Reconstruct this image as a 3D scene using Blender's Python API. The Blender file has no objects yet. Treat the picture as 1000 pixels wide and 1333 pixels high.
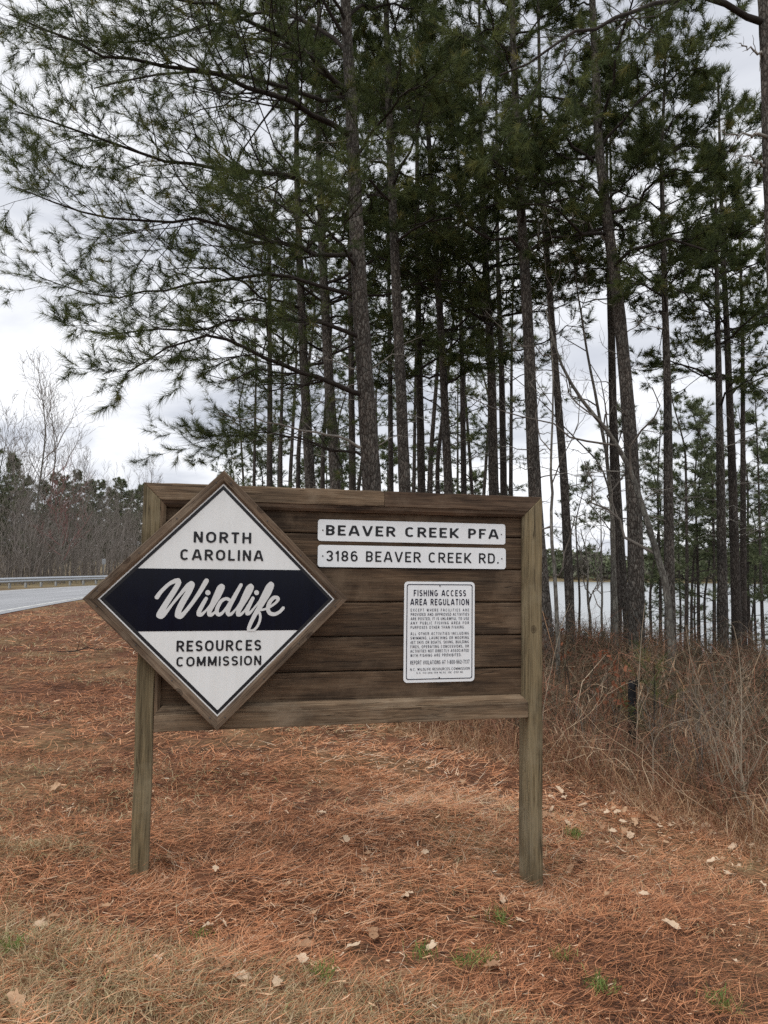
import bpy, bmesh, math
import numpy as np
from mathutils import Vector, Matrix

scene = bpy.context.scene
COL = scene.collection
RNG = np.random.default_rng(7)
radians = math.radians

# ------------------------------------------------------------------ camera
CAM_H, PITCH, ROLL = 1.6, 0.0713, 0.0122
cd = bpy.data.cameras.new('camera')
cam = bpy.data.objects.new('camera', cd)
COL.objects.link(cam)
cd.sensor_fit = 'HORIZONTAL'; cd.sensor_width = 36.0; cd.lens = 36.0
cd.clip_start = 0.05; cd.clip_end = 3000
cp, sp_ = math.cos(PITCH), math.sin(PITCH)
FWD = np.array([0, cp, sp_]); UP0 = np.array([0, -sp_, cp]); RT0 = np.array([1.0, 0, 0])
RT = math.cos(ROLL) * RT0 + math.sin(ROLL) * UP0
UPV = math.cos(ROLL) * UP0 - math.sin(ROLL) * RT0
cam.matrix_world = Matrix(((RT[0], UPV[0], -FWD[0], 0), (RT[1], UPV[1], -FWD[1], 0),
                           (RT[2], UPV[2], -FWD[2], CAM_H), (0, 0, 0, 1)))
scene.camera = cam
def at(x, y, Y):
    """point at forward distance Y seen at photo position x, y (1000 x 1333)"""
    d = FWD + RT * (x - 500) / 1000 - UPV * (y - 666.5) / 1000
    return np.array([0, 0, CAM_H]) + d * (Y / d[1])

# ------------------------------------------------------------------ sky, sun, exposure
SUN_EL, SUN_AZ = radians(66), radians(225)      # azimuth clockwise from +Y: behind the camera, to the left
w = bpy.data.worlds.new('World'); scene.world = w; w.use_nodes = True
nt = w.node_tree; N = nt.nodes; L = nt.links
for n_ in list(N): N.remove(n_)
out = N.new('ShaderNodeOutputWorld'); bg = N.new('ShaderNodeBackground')
sky = N.new('ShaderNodeTexSky'); sky.sky_type = 'NISHITA'; sky.sun_disc = False
sky.sun_elevation = SUN_EL; sky.sun_rotation = SUN_AZ; sky.dust_density = 3
tc = N.new('ShaderNodeTexCoord'); sep = N.new('ShaderNodeSeparateXYZ')
L.new(tc.outputs['Generated'], sep.inputs[0])
def wmath(op, a, b=None):
    m = N.new('ShaderNodeMath'); m.operation = op
    for i, v in enumerate((a, b)):
        if v is None: continue
        if isinstance(v, (int, float)): m.inputs[i].default_value = v
        else: L.new(v, m.inputs[i])
    return m.outputs[0]
zz = wmath('ADD', wmath('ABSOLUTE', sep.outputs[2]), 0.16)
cx = wmath('DIVIDE', sep.outputs[0], zz); cy = wmath('DIVIDE', sep.outputs[1], zz)
comb = N.new('ShaderNodeCombineXYZ'); L.new(cx, comb.inputs[0]); L.new(cy, comb.inputs[1])
nz = N.new('ShaderNodeTexNoise'); nz.inputs['Scale'].default_value = 1.15; nz.inputs['Detail'].default_value = 7
nz.inputs['Roughness'].default_value = 0.52; nz.inputs['Distortion'].default_value = 0.6
mpw = N.new('ShaderNodeMapping'); mpw.inputs['Location'].default_value = (2.3, 0.4, 0)
L.new(comb.outputs[0], mpw.inputs[0]); L.new(mpw.outputs[0], nz.inputs['Vector'])
rp = N.new('ShaderNodeValToRGB'); rp.color_ramp.interpolation = 'B_SPLINE'
rp.color_ramp.elements[0].position = 0.36; rp.color_ramp.elements[0].color = (0.43, 0.455, 0.52, 1)
rp.color_ramp.elements[1].position = 0.62; rp.color_ramp.elements[1].color = (0.98, 0.985, 1.0, 1)
L.new(nz.outputs['Fac'], rp.inputs[0])
sc = N.new('ShaderNodeVectorMath'); sc.operation = 'SCALE'; sc.inputs['Scale'].default_value = 7.3
hz = wmath('ADD', 1.0, wmath('MULTIPLY', 0.22, wmath('EXPONENT', wmath('MULTIPLY', wmath('ABSOLUTE', sep.outputs[2]), -5.0))))
vm = N.new('ShaderNodeVectorMath'); vm.operation = 'SCALE'; L.new(rp.outputs[0], vm.inputs[0]); L.new(hz, vm.inputs['Scale'])
L.new(vm.outputs[0], sc.inputs[0])
mx = N.new('ShaderNodeMix'); mx.data_type = 'RGBA'; mx.inputs[0].default_value = 0.93
L.new(sky.outputs[0], mx.inputs[6]); L.new(sc.outputs[0], mx.inputs[7])
L.new(mx.outputs[2], bg.inputs[0]); bg.inputs[1].default_value = 0.1
L.new(bg.outputs[0], out.inputs[0])

sd = bpy.data.lights.new('sun', 'SUN'); sd.energy = 1.5; sd.angle = radians(35); sd.color = (1, 0.985, 0.965)
so = bpy.data.objects.new('sun', sd); COL.objects.link(so)
sdir = Vector((math.sin(SUN_AZ) * math.cos(SUN_EL), math.cos(SUN_AZ) * math.cos(SUN_EL), math.sin(SUN_EL)))
so.rotation_euler = sdir.to_track_quat('Z', 'Y').to_euler()
so.location = (0, -5, 30)

vs = scene.view_settings
vs.view_transform = 'Standard'; vs.look = 'None'; vs.exposure = 0.74; vs.gamma = 1; vs.use_curve_mapping = False
scene.cycles.use_denoising = False
scene.cycles.max_bounces = 6; scene.cycles.diffuse_bounces = 3; scene.cycles.glossy_bounces = 3
scene.cycles.transmission_bounces = 3

# ------------------------------------------------------------------ helpers
def tag(o, label=None, cat=None, group=None, kind=None):
    if label: o['label'] = label
    if cat: o['category'] = cat
    if group: o['group'] = group
    if kind: o['kind'] = kind
    return o
def link(o, parent=None):
    COL.objects.link(o)
    if parent is not None: o.parent = parent
    return o
def empty(name, loc=(0, 0, 0), rz=0.0):
    o = bpy.data.objects.new(name, None); o.location = loc; o.rotation_euler = (0, 0, rz)
    o.empty_display_size = 0.2
    return link(o)
def np_mesh(name, V, faces, mat, smooth=False, attrs=None):
    """V (n,3), faces list of int arrays (m,k)"""
    me = bpy.data.meshes.new(name)
    V = np.ascontiguousarray(V, dtype=np.float32)
    faces = [f for f in faces if len(f)]
    nl = sum(f.size for f in faces); nf = sum(len(f) for f in faces)
    me.vertices.add(len(V)); me.vertices.foreach_set('co', V.ravel())
    me.loops.add(nl); me.loops.foreach_set('vertex_index', np.concatenate([f.ravel() for f in faces]).astype(np.int32))
    me.polygons.add(nf)
    starts = []; tot = 0
    for f in faces:
        starts.append(tot + np.arange(len(f)) * f.shape[1]); tot += f.size
    me.polygons.foreach_set('loop_start', np.concatenate(starts).astype(np.int32))
    if smooth: me.polygons.foreach_set('use_smooth', np.ones(nf, dtype=bool))
    for k, a in (attrs or {}).items():
        at_ = me.attributes.new(k, 'FLOAT', 'POINT'); at_.data.foreach_set('value', np.ascontiguousarray(a, dtype=np.float32))
    me.update(calc_edges=True)
    if mat: me.materials.append(mat)
    return me
def obj(name, me, parent=None, loc=None, rot=None):
    o = bpy.data.objects.new(name, me); link(o, parent)
    if loc is not None: o.location = loc
    if rot is not None: o.rotation_euler = rot
    return o
class Acc:
    def __init__(s): s.V = []; s.F = {}; s.A = []; s.n = 0
    def add(s, V, faces, a=0.0):
        for f in faces:
            f = np.asarray(f)
            if len(f): s.F.setdefault(f.shape[1], []).append(f + s.n)
        s.V.append(V); s.n += len(V)
        s.A.append(np.full(len(V), a, dtype=np.float32) if np.isscalar(a) else np.asarray(a, dtype=np.float32))
    def mesh(s, name, mat, smooth=False):
        return np_mesh(name, np.concatenate(s.V), [np.concatenate(f) for f in s.F.values()], mat, smooth, {'tint': np.concatenate(s.A)})
def nrm(v): return v / np.maximum(np.linalg.norm(v, axis=-1, keepdims=True), 1e-9)
def tubes(P, R, sides=6, cap=False):
    """P (B,N,3) R (B,N) -> verts, quads"""
    B, n, _ = P.shape
    T = nrm(np.gradient(P, axis=1))
    ref = np.where(np.abs(nrm(P[:, -1] - P[:, 0])[:, 2:3]) > 0.8, np.array([[1.0, 0, 0]]), np.array([[0, 0, 1.0]]))[:, None, :]
    S = nrm(np.cross(T, np.broadcast_to(ref, T.shape))); U = np.cross(S, T)
    a = np.arange(sides) * 2 * np.pi / sides
    ring = S[:, :, None, :] * np.cos(a)[None, None, :, None] + U[:, :, None, :] * np.sin(a)[None, None, :, None]
    V = P[:, :, None, :] + ring * R[:, :, None, None]
    b = np.arange(B)[:, None, None] * n * sides; i = np.arange(n - 1)[None, :, None] * sides; k = np.arange(sides)[None, None, :]
    k2 = (k + 1) % sides
    q = np.stack(np.broadcast_arrays(b + i + k, b + i + k2, b + i + sides + k2, b + i + sides + k), -1).reshape(-1, 4)
    return V.reshape(-1, 3), q
def resample(pts, n):
    pts = np.asarray(pts, float); d = np.r_[0, np.cumsum(np.linalg.norm(np.diff(pts, axis=0), axis=1))]
    # smooth (Catmull-like) by cubic interpolation through linear resample + blur
    t = np.linspace(0, d[-1], n)
    o = np.stack([np.interp(t, d, pts[:, k]) for k in range(3)], 1)
    for _ in range(2):
        o[1:-1] = (o[:-2] + 2 * o[1:-1] + o[2:]) / 4
    return o
def spawn(P, R, n, t0, t1, Lf, ang, up, M, rng, rf=0.6, flat=0.5, jit=0.04, taper=0.45, angv=0.2, rmin=0.002):
    B, K, _ = P.shape
    t = t0 + (t1 - t0) * (np.arange(n)[None, :] + rng.random((B, n))) / n
    x = t * (K - 1); i = np.clip(x.astype(int), 0, K - 2); f = (x - i)[..., None]; b = np.arange(B)[:, None]
    pos = P[b, i] * (1 - f) + P[b, i + 1] * f
    rr = R[b, i] * (1 - f[..., 0]) + R[b, i + 1] * f[..., 0]
    T = nrm(P[b, i + 1] - P[b, i])
    plen = np.linalg.norm(np.diff(P, axis=1), axis=-1).sum(1)[:, None]
    Ln = plen * Lf * (1 - taper * t) * (0.65 + 0.7 * rng.random((B, n)))
    Z = np.array([0, 0, 1.0]); S = np.cross(T, np.broadcast_to(Z, T.shape)); S = nrm(S + 1e-4); U = np.cross(S, T)
    sg = np.where((np.arange(n)[None, :] + rng.integers(0, 2, (B, 1))) % 2, 1.0, -1.0)
    psi = rng.normal(0, flat, (B, n)); a = (ang + rng.normal(0, angv, (B, n)))[..., None]
    D = T * np.cos(a) + (S * (sg * np.cos(psi))[..., None] + U * np.sin(psi)[..., None]) * np.sin(a)
    tau = np.linspace(0, 1, M)[None, None, :, None]
    C = pos[:, :, None] + D[:, :, None] * (Ln[..., None, None] * tau) + Z * (up * Ln[..., None, None] * tau ** 2)
    J = np.cumsum(rng.normal(0, 1, C.shape) * (Ln[..., None, None] * jit), axis=2); J -= J[:, :, :1]
    C = C + J
    r0 = np.maximum(rr * rf, rmin)[..., None]
    Rr = r0 * (1 - 0.65 * tau[..., 0])
    return C.reshape(-1, M, 3), Rr.reshape(-1, M)
def needles(C, n, Ln, wd, rng, spread=0.68, back=0.10):
    """C: (pos, dir) arrays -> triangles of thin needles; each tuft n needles"""
    pos, D = C; m = len(pos)
    S = nrm(np.cross(D, np.array([0.3, 0.2, 0.9]))); U = np.cross(S, D)
    ph = rng.random((m, n)) * 2 * np.pi; a = np.abs(rng.normal(spread, 0.3, (m, n)))
    d = D[:, None] * np.cos(a)[..., None] + (S[:, None] * np.cos(ph)[..., None] + U[:, None] * np.sin(ph)[..., None]) * np.sin(a)[..., None]
    base = pos[:, None] - D[:, None] * (rng.random((m, n)) * back)[..., None]
    l = Ln * (0.7 + 0.5 * rng.random((m, n)))[..., None]
    tip = base + d * l - np.array([0, 0, 1.0]) * (l * 0.12)
    side = nrm(np.cross(d, rng.normal(size=d.shape))) * wd * 0.5
    V = np.stack([base - side, base + side, tip], 2).reshape(-1, 3)
    F = np.arange(m * n * 3).reshape(-1, 3)
    tint = np.repeat(np.clip(rng.normal(0.5, 0.22, m), 0, 1), n * 3)
    return V, F, tint
def ribbons(base, D, Ln, wd, rng, droop=0.1, flatw=False):
    """thin two-segment blades. base (m,3), D (m,3), Ln (m,), wd scalar/array"""
    m = len(base); D = nrm(D)
    if flatw: side = nrm(np.cross(D, np.array([0, 0, 1.0]) + rng.normal(0, 0.35, (m, 3))))
    else: side = nrm(np.cross(D, rng.normal(size=(m, 3))))
    side = side * (np.broadcast_to(wd, (m,)) * 0.5)[:, None]
    bend = rng.normal(0, 1, (m, 3)) * (Ln * droop)[:, None]; 
    if not flatw: bend[:, 2] = -np.abs(bend[:, 2])
    else: bend[:, 2] *= 0.25
    mid = base + D * (Ln * 0.5)[:, None] - bend * 0.25
    tip = base + D * Ln[:, None] + bend * 0.5
    V = np.stack([base - side, base + side, mid + side * 0.9, mid - side * 0.9, tip], 1).reshape(-1, 3)
    k = np.arange(m)[:, None] * 5
    return V, np.hstack([k, k + 1, k + 2, k + 3]), np.hstack([k + 3, k + 2, k + 4])
def sstep(a, b, x):
    t = np.clip((x - a) / (b - a), 0, 1); return t * t * (3 - 2 * t)
def softp(x, k=0.4): return k * np.logaddexp(0, x / k)

# sign frame in the world
YAW = 0.2494; SO = np.array([-1.276, 4.05, 0.0])
SU = np.array([math.cos(YAW), math.sin(YAW), 0]); SN = np.array([math.sin(YAW), -math.cos(YAW), 0])

def lake_mask(x, y):
    return sstep(-9, 3, x) * sstep(19, 36, 0.8 * y + 0.6 * x) * (1 - sstep(282, 300, y))
def H(x, y):
    x = np.asarray(x, float); y = np.asarray(y, float)
    t = softp(x + 1.3)
    base = 0.05 - 0.13 * np.minimum(t, 4) - 0.045 * np.maximum(t - 4, 0)
    base = np.maximum(base, -1.6)
    near = np.exp(-((x ** 2 + (y - 6) ** 2) / 150))
    base = base + near * (0.022 * np.sin(2.1 * x + 1.3 * y) + 0.018 * np.sin(3.7 * y - 1.9 * x + 1) + 0.012 * np.sin(6.1 * x + 2) * np.sin(5.3 * y))
    base = base + near * (0.008 * np.sin(13 * x + 5 * y) * np.sin(11 * y - 4 * x + 1) + 0.007 * np.sin(23 * x - 9 * y) * np.sin(19 * y + 8 * x) + .01 * np.sin(7.3 * x + 2 * y + 1) * np.sin(8.1 * y - 3 * x))
    dx, dy = x - SO[0], y - SO[1]
    s = dx * SU[0] + dy * SU[1]; dn = dx * SN[0] + dy * SN[1]
    base = base + 0.055 * np.exp(-((dn - 0.02) / 0.28) ** 2) * sstep(0.15, 0.5, s) * (1 - sstep(1.9, 2.35, s))
    base = base - 0.05 * np.exp(-((dn - 0.6) / 0.4) ** 2) * sstep(-.2, 0.5, s) * (1 - sstep(1.9, 2.5, s))
    pr = SO + SU * 2.255
    base = base - 0.06 * np.exp(-((x - pr[0]) ** 2 + (y - pr[1]) ** 2) / 0.12) - 0.03 * np.exp(-((x - SO[0] - .04) ** 2 + (y - SO[1]) ** 2) / 0.1)
    m = lake_mask(x, y)
    far = sstep(285, 420, y) * 6
    return base * (1 - m) - 3.9 * m + far
def brush_in(x, y):
    """signed measure: > 0 inside the undergrowth (metres from its edge, roughly)"""
    # edge runs (2.9,5.6) (1.7,7.0) (0.2,8.5) (-3,11.5) (-7,20) (-9,40)
    ex = np.interp(y, [-20, 2.5, 4.2, 5.6, 7.0, 8.5, 11.5, 20, 40, 90], [8.5, 4.9, 3.7, 2.75, 1.6, 0.15, -2.6, -6.5, -9.5, -9.5])
    return (x - ex) * 0.75

# ------------------------------------------------------------------ materials
def mat_new(name):
    m = bpy.data.materials.new(name); m.use_nodes = True
    nt = m.node_tree; b = nt.nodes['Principled BSDF']
    return m, nt, b
class NB:
    def __init__(s, nt): s.nt = nt; s.N = nt.nodes; s.L = nt.links
    def node(s, typ, ins=None, **kw):
        n = s.N.new(typ)
        for k, v in kw.items(): setattr(n, k, v)
        for k, v in (ins or {}).items():
            if isinstance(v, bpy.types.NodeSocket): s.L.new(v, n.inputs[k])
            else: n.inputs[k].default_value = v
        return n
    def coord(s, which='Object', scale=(1, 1, 1), loc=(0, 0, 0), rot=(0, 0, 0), rnd=0.0):
        c = s.node('ShaderNodeTexCoord').outputs[which]
        if rnd:
            oi = s.node('ShaderNodeObjectInfo').outputs['Random']
            mm = s.node('ShaderNodeVectorMath', {0: oi, 1: (rnd, rnd * 1.7, rnd * 2.3)}, operation='MULTIPLY').outputs[0]
            c = s.node('ShaderNodeVectorMath', {0: c, 1: mm}, operation='ADD').outputs[0]
        return s.node('ShaderNodeMapping', {0: c, 'Location': loc, 'Rotation': rot, 'Scale': scale}).outputs[0]
    def noise(s, vec, scale=5, detail=4, rough=0.55, dist=0.0):
        return s.node('ShaderNodeTexNoise', {'Vector': vec, 'Scale': scale, 'Detail': detail, 'Roughness': rough, 'Distortion': dist}).outputs['Fac']
    def ramp(s, fac, stops, interp='LINEAR'):
        r = s.node('ShaderNodeValToRGB', {0: fac}); cr = r.color_ramp; cr.interpolation = interp
        while len(cr.elements) < len(stops): cr.elements.new(0.5)
        for e, (p, c) in zip(cr.elements, stops): e.position = p; e.color = (*c, 1) if len(c) == 3 else c
        return r.outputs[0]
    def mix(s, f, a, b, typ='MIX'):
        n = s.N.new('ShaderNodeMix'); n.data_type = 'RGBA'; n.blend_type = typ
        for idx, v in ((0, f), (6, a), (7, b)):
            if isinstance(v, bpy.types.NodeSocket): s.L.new(v, n.inputs[idx])
            else: n.inputs[idx].default_value = v if idx == 0 else (*v, 1)
        return n.outputs[2]
    def bump(s, h, strength=0.5, dist=0.02):
        return s.node('ShaderNodeBump', {'Height': h, 'Strength': strength, 'Distance': dist}).outputs[0]
    def math(s, op, a, b=0.0, c=0.0, clamp=False):
        return s.node('ShaderNodeMath', {0: a, 1: b, 2: c}, operation=op, use_clamp=clamp).outputs[0]
def set_b(nb, b, color=None, rough=0.8, normal=None, spec=0.3, metal=0.0):
    if color is not None:
        if isinstance(color, bpy.types.NodeSocket): nb.L.new(color, b.inputs['Base Color'])
        else: b.inputs['Base Color'].default_value = (*color, 1)
    if isinstance(rough, bpy.types.NodeSocket): nb.L.new(rough, b.inputs['Roughness'])
    else: b.inputs['Roughness'].default_value = rough
    b.inputs['Specular IOR Level'].default_value = spec; b.inputs['Metallic'].default_value = metal
    if normal is not None: nb.L.new(normal, b.inputs['Normal'])

def m_plain(name, col, rough=0.6, spec=0.3, metal=0, var=0.12, scale=6):
    m, nt, b = mat_new(name); nb = NB(nt)
    n = nb.noise(nb.coord('Object', rnd=3.0), scale, 5)
    c = nb.mix(1.0, col, nb.ramp(n, [(0.3, (1 - var,) * 3), (0.7, (1 + var,) * 3)]), 'MULTIPLY')
    set_b(nb, b, c, rough, None, spec, metal); return m

def m_wood(name, dark, light, grey, stain=0.5, knots=(), rough=0.8):
    """grain along local X; knots: (x, z) in local metres on the faces"""
    m, nt, b = mat_new(name); nb = NB(nt)
    v = nb.coord('Object', (1.0, 1, 1), rnd=7.0)
    big = nb.noise(nb.node('ShaderNodeMapping', {0: v, 'Scale': (1.3, 7, 7)}).outputs[0], 1.5, 5, 0.6, 0.4)
    grain = nb.noise(nb.node('ShaderNodeMapping', {0: v, 'Scale': (1.4, 42, 42)}).outputs[0], 1.6, 6, 0.62, 1.3)
    fine = nb.noise(nb.node('ShaderNodeMapping', {0: v, 'Scale': (6, 230, 230)}).outputs[0], 1.2, 4, 0.6, 0.3)
    col = nb.ramp(grain, [(0.30, dark), (0.52, light), (0.72, grey)])
    col = nb.mix(1.0, col, nb.ramp(fine, [(0.32, (0.62,) * 3), (0.6, (1.05,) * 3)]), 'MULTIPLY')
    st = nb.ramp(big, [(0.38, (1 - stain,) * 3), (0.62, (1.12, 1.1, 1.06))])
    col = nb.mix(1.0, col, st, 'MULTIPLY')
    blot = nb.noise(v, 3.1, 6, 0.65, 0.2)
    col = nb.mix(nb.ramp(blot, [(0.50, (0, 0, 0)), (0.68, (0.6,) * 3)]), col, grey)
    ck = nb.noise(nb.node('ShaderNodeMapping', {0: v, 'Scale': (0.9, 34, 34), 'Location': (3, 1, 2)}).outputs[0], 1.0, 3, 0.5, 0.6)
    ckm = nb.ramp(ck, [(0.575, (0, 0, 0)), (0.585, (0.8,) * 3), (0.592, (0.8,) * 3), (0.602, (0, 0, 0))])
    col = nb.mix(ckm, col, (dark[0] * .35, dark[1] * .35, dark[2] * .35))
    h = nb.math('SUBTRACT', nb.math('MULTIPLY_ADD', grain, 0.6, nb.math('MULTIPLY', fine, 0.5)), nb.math('MULTIPLY', ckm, 0.5))
    oc = nb.node('ShaderNodeTexCoord').outputs['Object']
    for (kx, kz) in knots:
        d = nb.node('ShaderNodeVectorMath', {0: oc, 1: (kx, 0, kz)}, operation='SUBTRACT').outputs[0]
        d = nb.node('ShaderNodeVectorMath', {0: d, 1: (38, 0, 52)}, operation='MULTIPLY').outputs[0]
        dl = nb.node('ShaderNodeVectorMath', {0: d}, operation='LENGTH').outputs['Value']
        col = nb.mix(nb.ramp(dl, [(0.35, (0.75,) * 3), (0.62, (0.35,) * 3), (0.8, (0.85,) * 3), (1.0, (0, 0, 0))]), col, (dark[0] * .45, dark[1] * .42, dark[2] * .4))
    set_b(nb, b, col, rough, nb.bump(h, 0.55, 0.004), 0.25); return m

M = {}
M['plank'] = m_wood('dark_brown_planks', (0.045, 0.030, 0.019), (0.100, 0.064, 0.038), (0.175, 0.124, 0.08), 0.5)
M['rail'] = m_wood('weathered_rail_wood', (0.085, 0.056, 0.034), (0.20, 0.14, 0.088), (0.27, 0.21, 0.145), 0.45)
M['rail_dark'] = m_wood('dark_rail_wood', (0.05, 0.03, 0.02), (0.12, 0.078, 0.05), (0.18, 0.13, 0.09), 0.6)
M['post_l'] = m_wood('greenish_post_wood', (0.10, 0.078, 0.042), (0.21, 0.165, 0.092), (0.26, 0.22, 0.14), 0.35, [(0.25, 0.005)])
M['post_r'] = m_wood('greenish_post_wood_knotty', (0.10, 0.076, 0.042), (0.20, 0.158, 0.09), (0.25, 0.21, 0.135), 0.38, [(1.99, 0.012), (0.33, -0.02)])
M['dframe'] = m_wood('plaque_frame_wood', (0.07, 0.047, 0.032), (0.165, 0.115, 0.077), (0.25, 0.195, 0.14), 0.5, [(0.2, 0.004)])
def m_panel(name, col, rough, spec=0.5, dirt=0.06):
    m, nt, b = mat_new(name); nb = NB(nt)
    n = nb.noise(nb.coord('Object', (1, 1, 1), rnd=2), 4, 6, 0.6)
    n2 = nb.noise(nb.coord('Object', (9, 9, 0.8)), 3, 4, 0.6)
    c = nb.mix(1.0, col, nb.ramp(n, [(0.3, (1 - dirt,) * 3), (0.65, (1.0,) * 3)]), 'MULTIPLY')
    c = nb.mix(1.0, c, nb.ramp(n2, [(0.3, (1 - dirt * .7, 1 - dirt * .8, 1 - dirt)), (0.6, (1.0,) * 3)]), 'MULTIPLY')
    set_b(nb, b, c, nb.ramp(n, [(0.3, (rough + .08,) * 3), (0.7, (rough - .04,) * 3)]), None, spec); return m
M['white'] = m_panel('white_sheet', (0.78, 0.80, 0.79), 0.42, 0.35)
M['white2'] = m_panel('white_enamel', (0.82, 0.85, 0.86), 0.38, 0.4, 0.04)
M['black'] = m_panel('black_lettering', (0.008, 0.009, 0.012), 0.38, 0.4)
M['navy'] = m_panel('blue_black_band', (0.003, 0.005, 0.014), 0.16, 0.22, 0.3)
M['ink'] = m_panel('notice_ink', (0.022, 0.024, 0.045), 0.5, 0.3)
M['silver'] = m_panel('silver_lettering', (0.66, 0.67, 0.66), 0.42, 0.4)
M['screw'] = m_plain('screw_metal', (0.10, 0.09, 0.085), 0.5, 0.5, 0.6)
M['galv'] = m_plain('galvanised_steel', (0.42, 0.44, 0.46), 0.45, 0.5, 0.55)
M['galv_post'] = m_plain('weathered_steel', (0.24, 0.24, 0.23), 0.6, 0.4, 0.3)
M['char'] = m_plain('charred_wood', (0.008, 0.008, 0.009), 0.8, 0.2, 0, 0.5, 30)

def m_bark(name, plate, crack, lich=(0.16, 0.16, 0.145), sc=1.0):
    m, nt, b = mat_new(name); nb = NB(nt)
    v0 = nb.coord('Object', (1, 1, 1), rnd=5)
    wob = nb.node('ShaderNodeTexNoise', {'Vector': v0, 'Scale': 6, 'Detail': 3}).outputs['Color']
    v = nb.mix(0.10, v0, wob, 'ADD')
    vs_ = nb.node('ShaderNodeMapping', {0: v, 'Scale': (24 * sc, 24 * sc, 7.5 * sc)}).outputs[0]
    vo = nb.node('ShaderNodeTexVoronoi', {'Vector': vs_, 'Scale': 1.0}, feature='DISTANCE_TO_EDGE').outputs['Distance']
    vc = nb.node('ShaderNodeTexVoronoi', {'Vector': vs_, 'Scale': 1.0}).outputs['Color']
    n = nb.noise(nb.node('ShaderNodeMapping', {0: v0, 'Scale': (30, 30, 9)}).outputs[0], 1.5, 6, 0.65)
    big = nb.noise(v0, 0.9, 4, 0.6)
    pl = nb.mix(nb.ramp(n, [(0.3, (0,) * 3), (0.7, (1,) * 3)]), plate, lich)
    vg = nb.node('ShaderNodeSeparateColor', {0: vc}).outputs[0]
    pl = nb.mix(1.0, pl, nb.ramp(vg, [(0.0, (0.68,) * 3), (1.0, (1.2,) * 3)]), 'MULTIPLY')
    col = nb.mix(nb.ramp(vo, [(0.02, (0.85,) * 3), (0.2, (0,) * 3)]), pl, crack)
    col = nb.mix(1.0, col, nb.ramp(big, [(0.3, (0.7,) * 3), (0.7, (1.25, 1.2, 1.15))]), 'MULTIPLY')
    h = nb.math('ADD', nb.math('MINIMUM', vo, 0.25), nb.math('MULTIPLY', n, 0.12))
    set_b(nb, b, col, 0.92, nb.bump(h, 0.9, 0.03), 0.15); return m
M['bark'] = m_bark('pine_bark', (0.105, 0.082, 0.070), (0.022, 0.017, 0.014))
M['bark_far'] = m_bark('pine_bark_dark', (0.082, 0.064, 0.055), (0.024, 0.019, 0.016), (0.10, 0.096, 0.088))
M['bark_grey'] = m_bark('smooth_grey_bark', (0.17, 0.155, 0.135), (0.09, 0.08, 0.07), (0.23, 0.23, 0.2), 0.6)
M['limb'] = m_plain('pine_limb_bark', (0.036, 0.029, 0.025), 0.9, 0.15, 0, 0.3, 9)
M['dead'] = m_plain('dead_grey_branch', (0.26, 0.24, 0.21), 0.9, 0.15, 0, 0.25, 9)
M['cane'] = m_plain('pale_dead_cane', (0.27, 0.22, 0.16), 0.85, 0.2, 0, 0.2, 9)
M['twig'] = m_plain('grey_bare_twigs', (0.16, 0.14, 0.12), 0.9, 0.15, 0, 0.25, 3)
M['twig_pale'] = m_plain('pale_bare_twigs', (0.21, 0.185, 0.165), 0.9, 0.15, 0, 0.2, 3)
M['twig_red'] = m_plain('reddish_budding_twigs', (0.22, 0.115, 0.105), 0.9, 0.15, 0, 0.2, 3)

def m_leafy(name, stops, trans=0.3, rough=0.65):
    """colour from the per-vertex tint attribute, thin translucent blades"""
    m = bpy.data.materials.new(name); m.use_nodes = True; nt = m.node_tree; nb = NB(nt)
    for n in list(nt.nodes): nt.nodes.remove(n)
    o = nb.node('ShaderNodeOutputMaterial')
    a = nb.node('ShaderNodeAttribute', attribute_name='tint').outputs['Fac']
    col = nb.ramp(a, stops)
    b = nb.node('ShaderNodeBsdfPrincipled', {'Base Color': col, 'Roughness': rough, 'Specular IOR Level': 0.25})
    t = nb.node('ShaderNodeBsdfTranslucent', {'Color': col})
    mxs = nb.node('ShaderNodeMixShader', {0: trans, 1: b.outputs[0], 2: t.outputs[0]})
    nb.L.new(mxs.outputs[0], o.inputs[0]); return m
M['needle'] = m_leafy('pine_needles', [(0, (0.034, 0.050, 0.020)), (0.5, (0.072, 0.094, 0.032)), (0.85, (0.14, 0.158, 0.048)), (1, (0.21, 0.19, 0.06))], 0.40)
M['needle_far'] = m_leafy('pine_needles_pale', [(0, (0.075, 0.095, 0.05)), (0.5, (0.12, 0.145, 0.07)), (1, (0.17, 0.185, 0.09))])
M['straw'] = m_leafy('pine_straw_needles', [(0, (0.03, 0.016, 0.010)), (0.2, (0.15, 0.063, 0.033)), (0.44, (0.54, 0.228, 0.106)), (0.66, (0.67, 0.335, 0.172)), (0.86, (0.70, 0.46, 0.285)), (1, (0.62, 0.51, 0.38))], 0.15)
M['drygrass'] = m_leafy('dry_grass_blades', [(0, (0.15, 0.10, 0.055)), (0.35, (0.38, 0.27, 0.15)), (0.7, (0.54, 0.43, 0.26)), (0.9, (0.42, 0.39, 0.22)), (1, (0.20, 0.26, 0.08))], 0.25)
M['green'] = m_leafy('green_grass_blades', [(0, (0.09, 0.15, 0.035)), (0.6, (0.17, 0.27, 0.065)), (1, (0.32, 0.34, 0.12))], 0.3)
M['brush'] = m_leafy('dry_brush_stems', [(0, (0.05, 0.045, 0.03)), (0.16, (0.105, 0.088, 0.052)), (0.3, (0.16, 0.10, 0.062)), (0.4, (0.23, 0.10, 0.064)), (0.56, (0.33, 0.17, 0.09)), (0.75, (0.46, 0.31, 0.175)), (1, (0.60, 0.48, 0.34))], 0.15)
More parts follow.
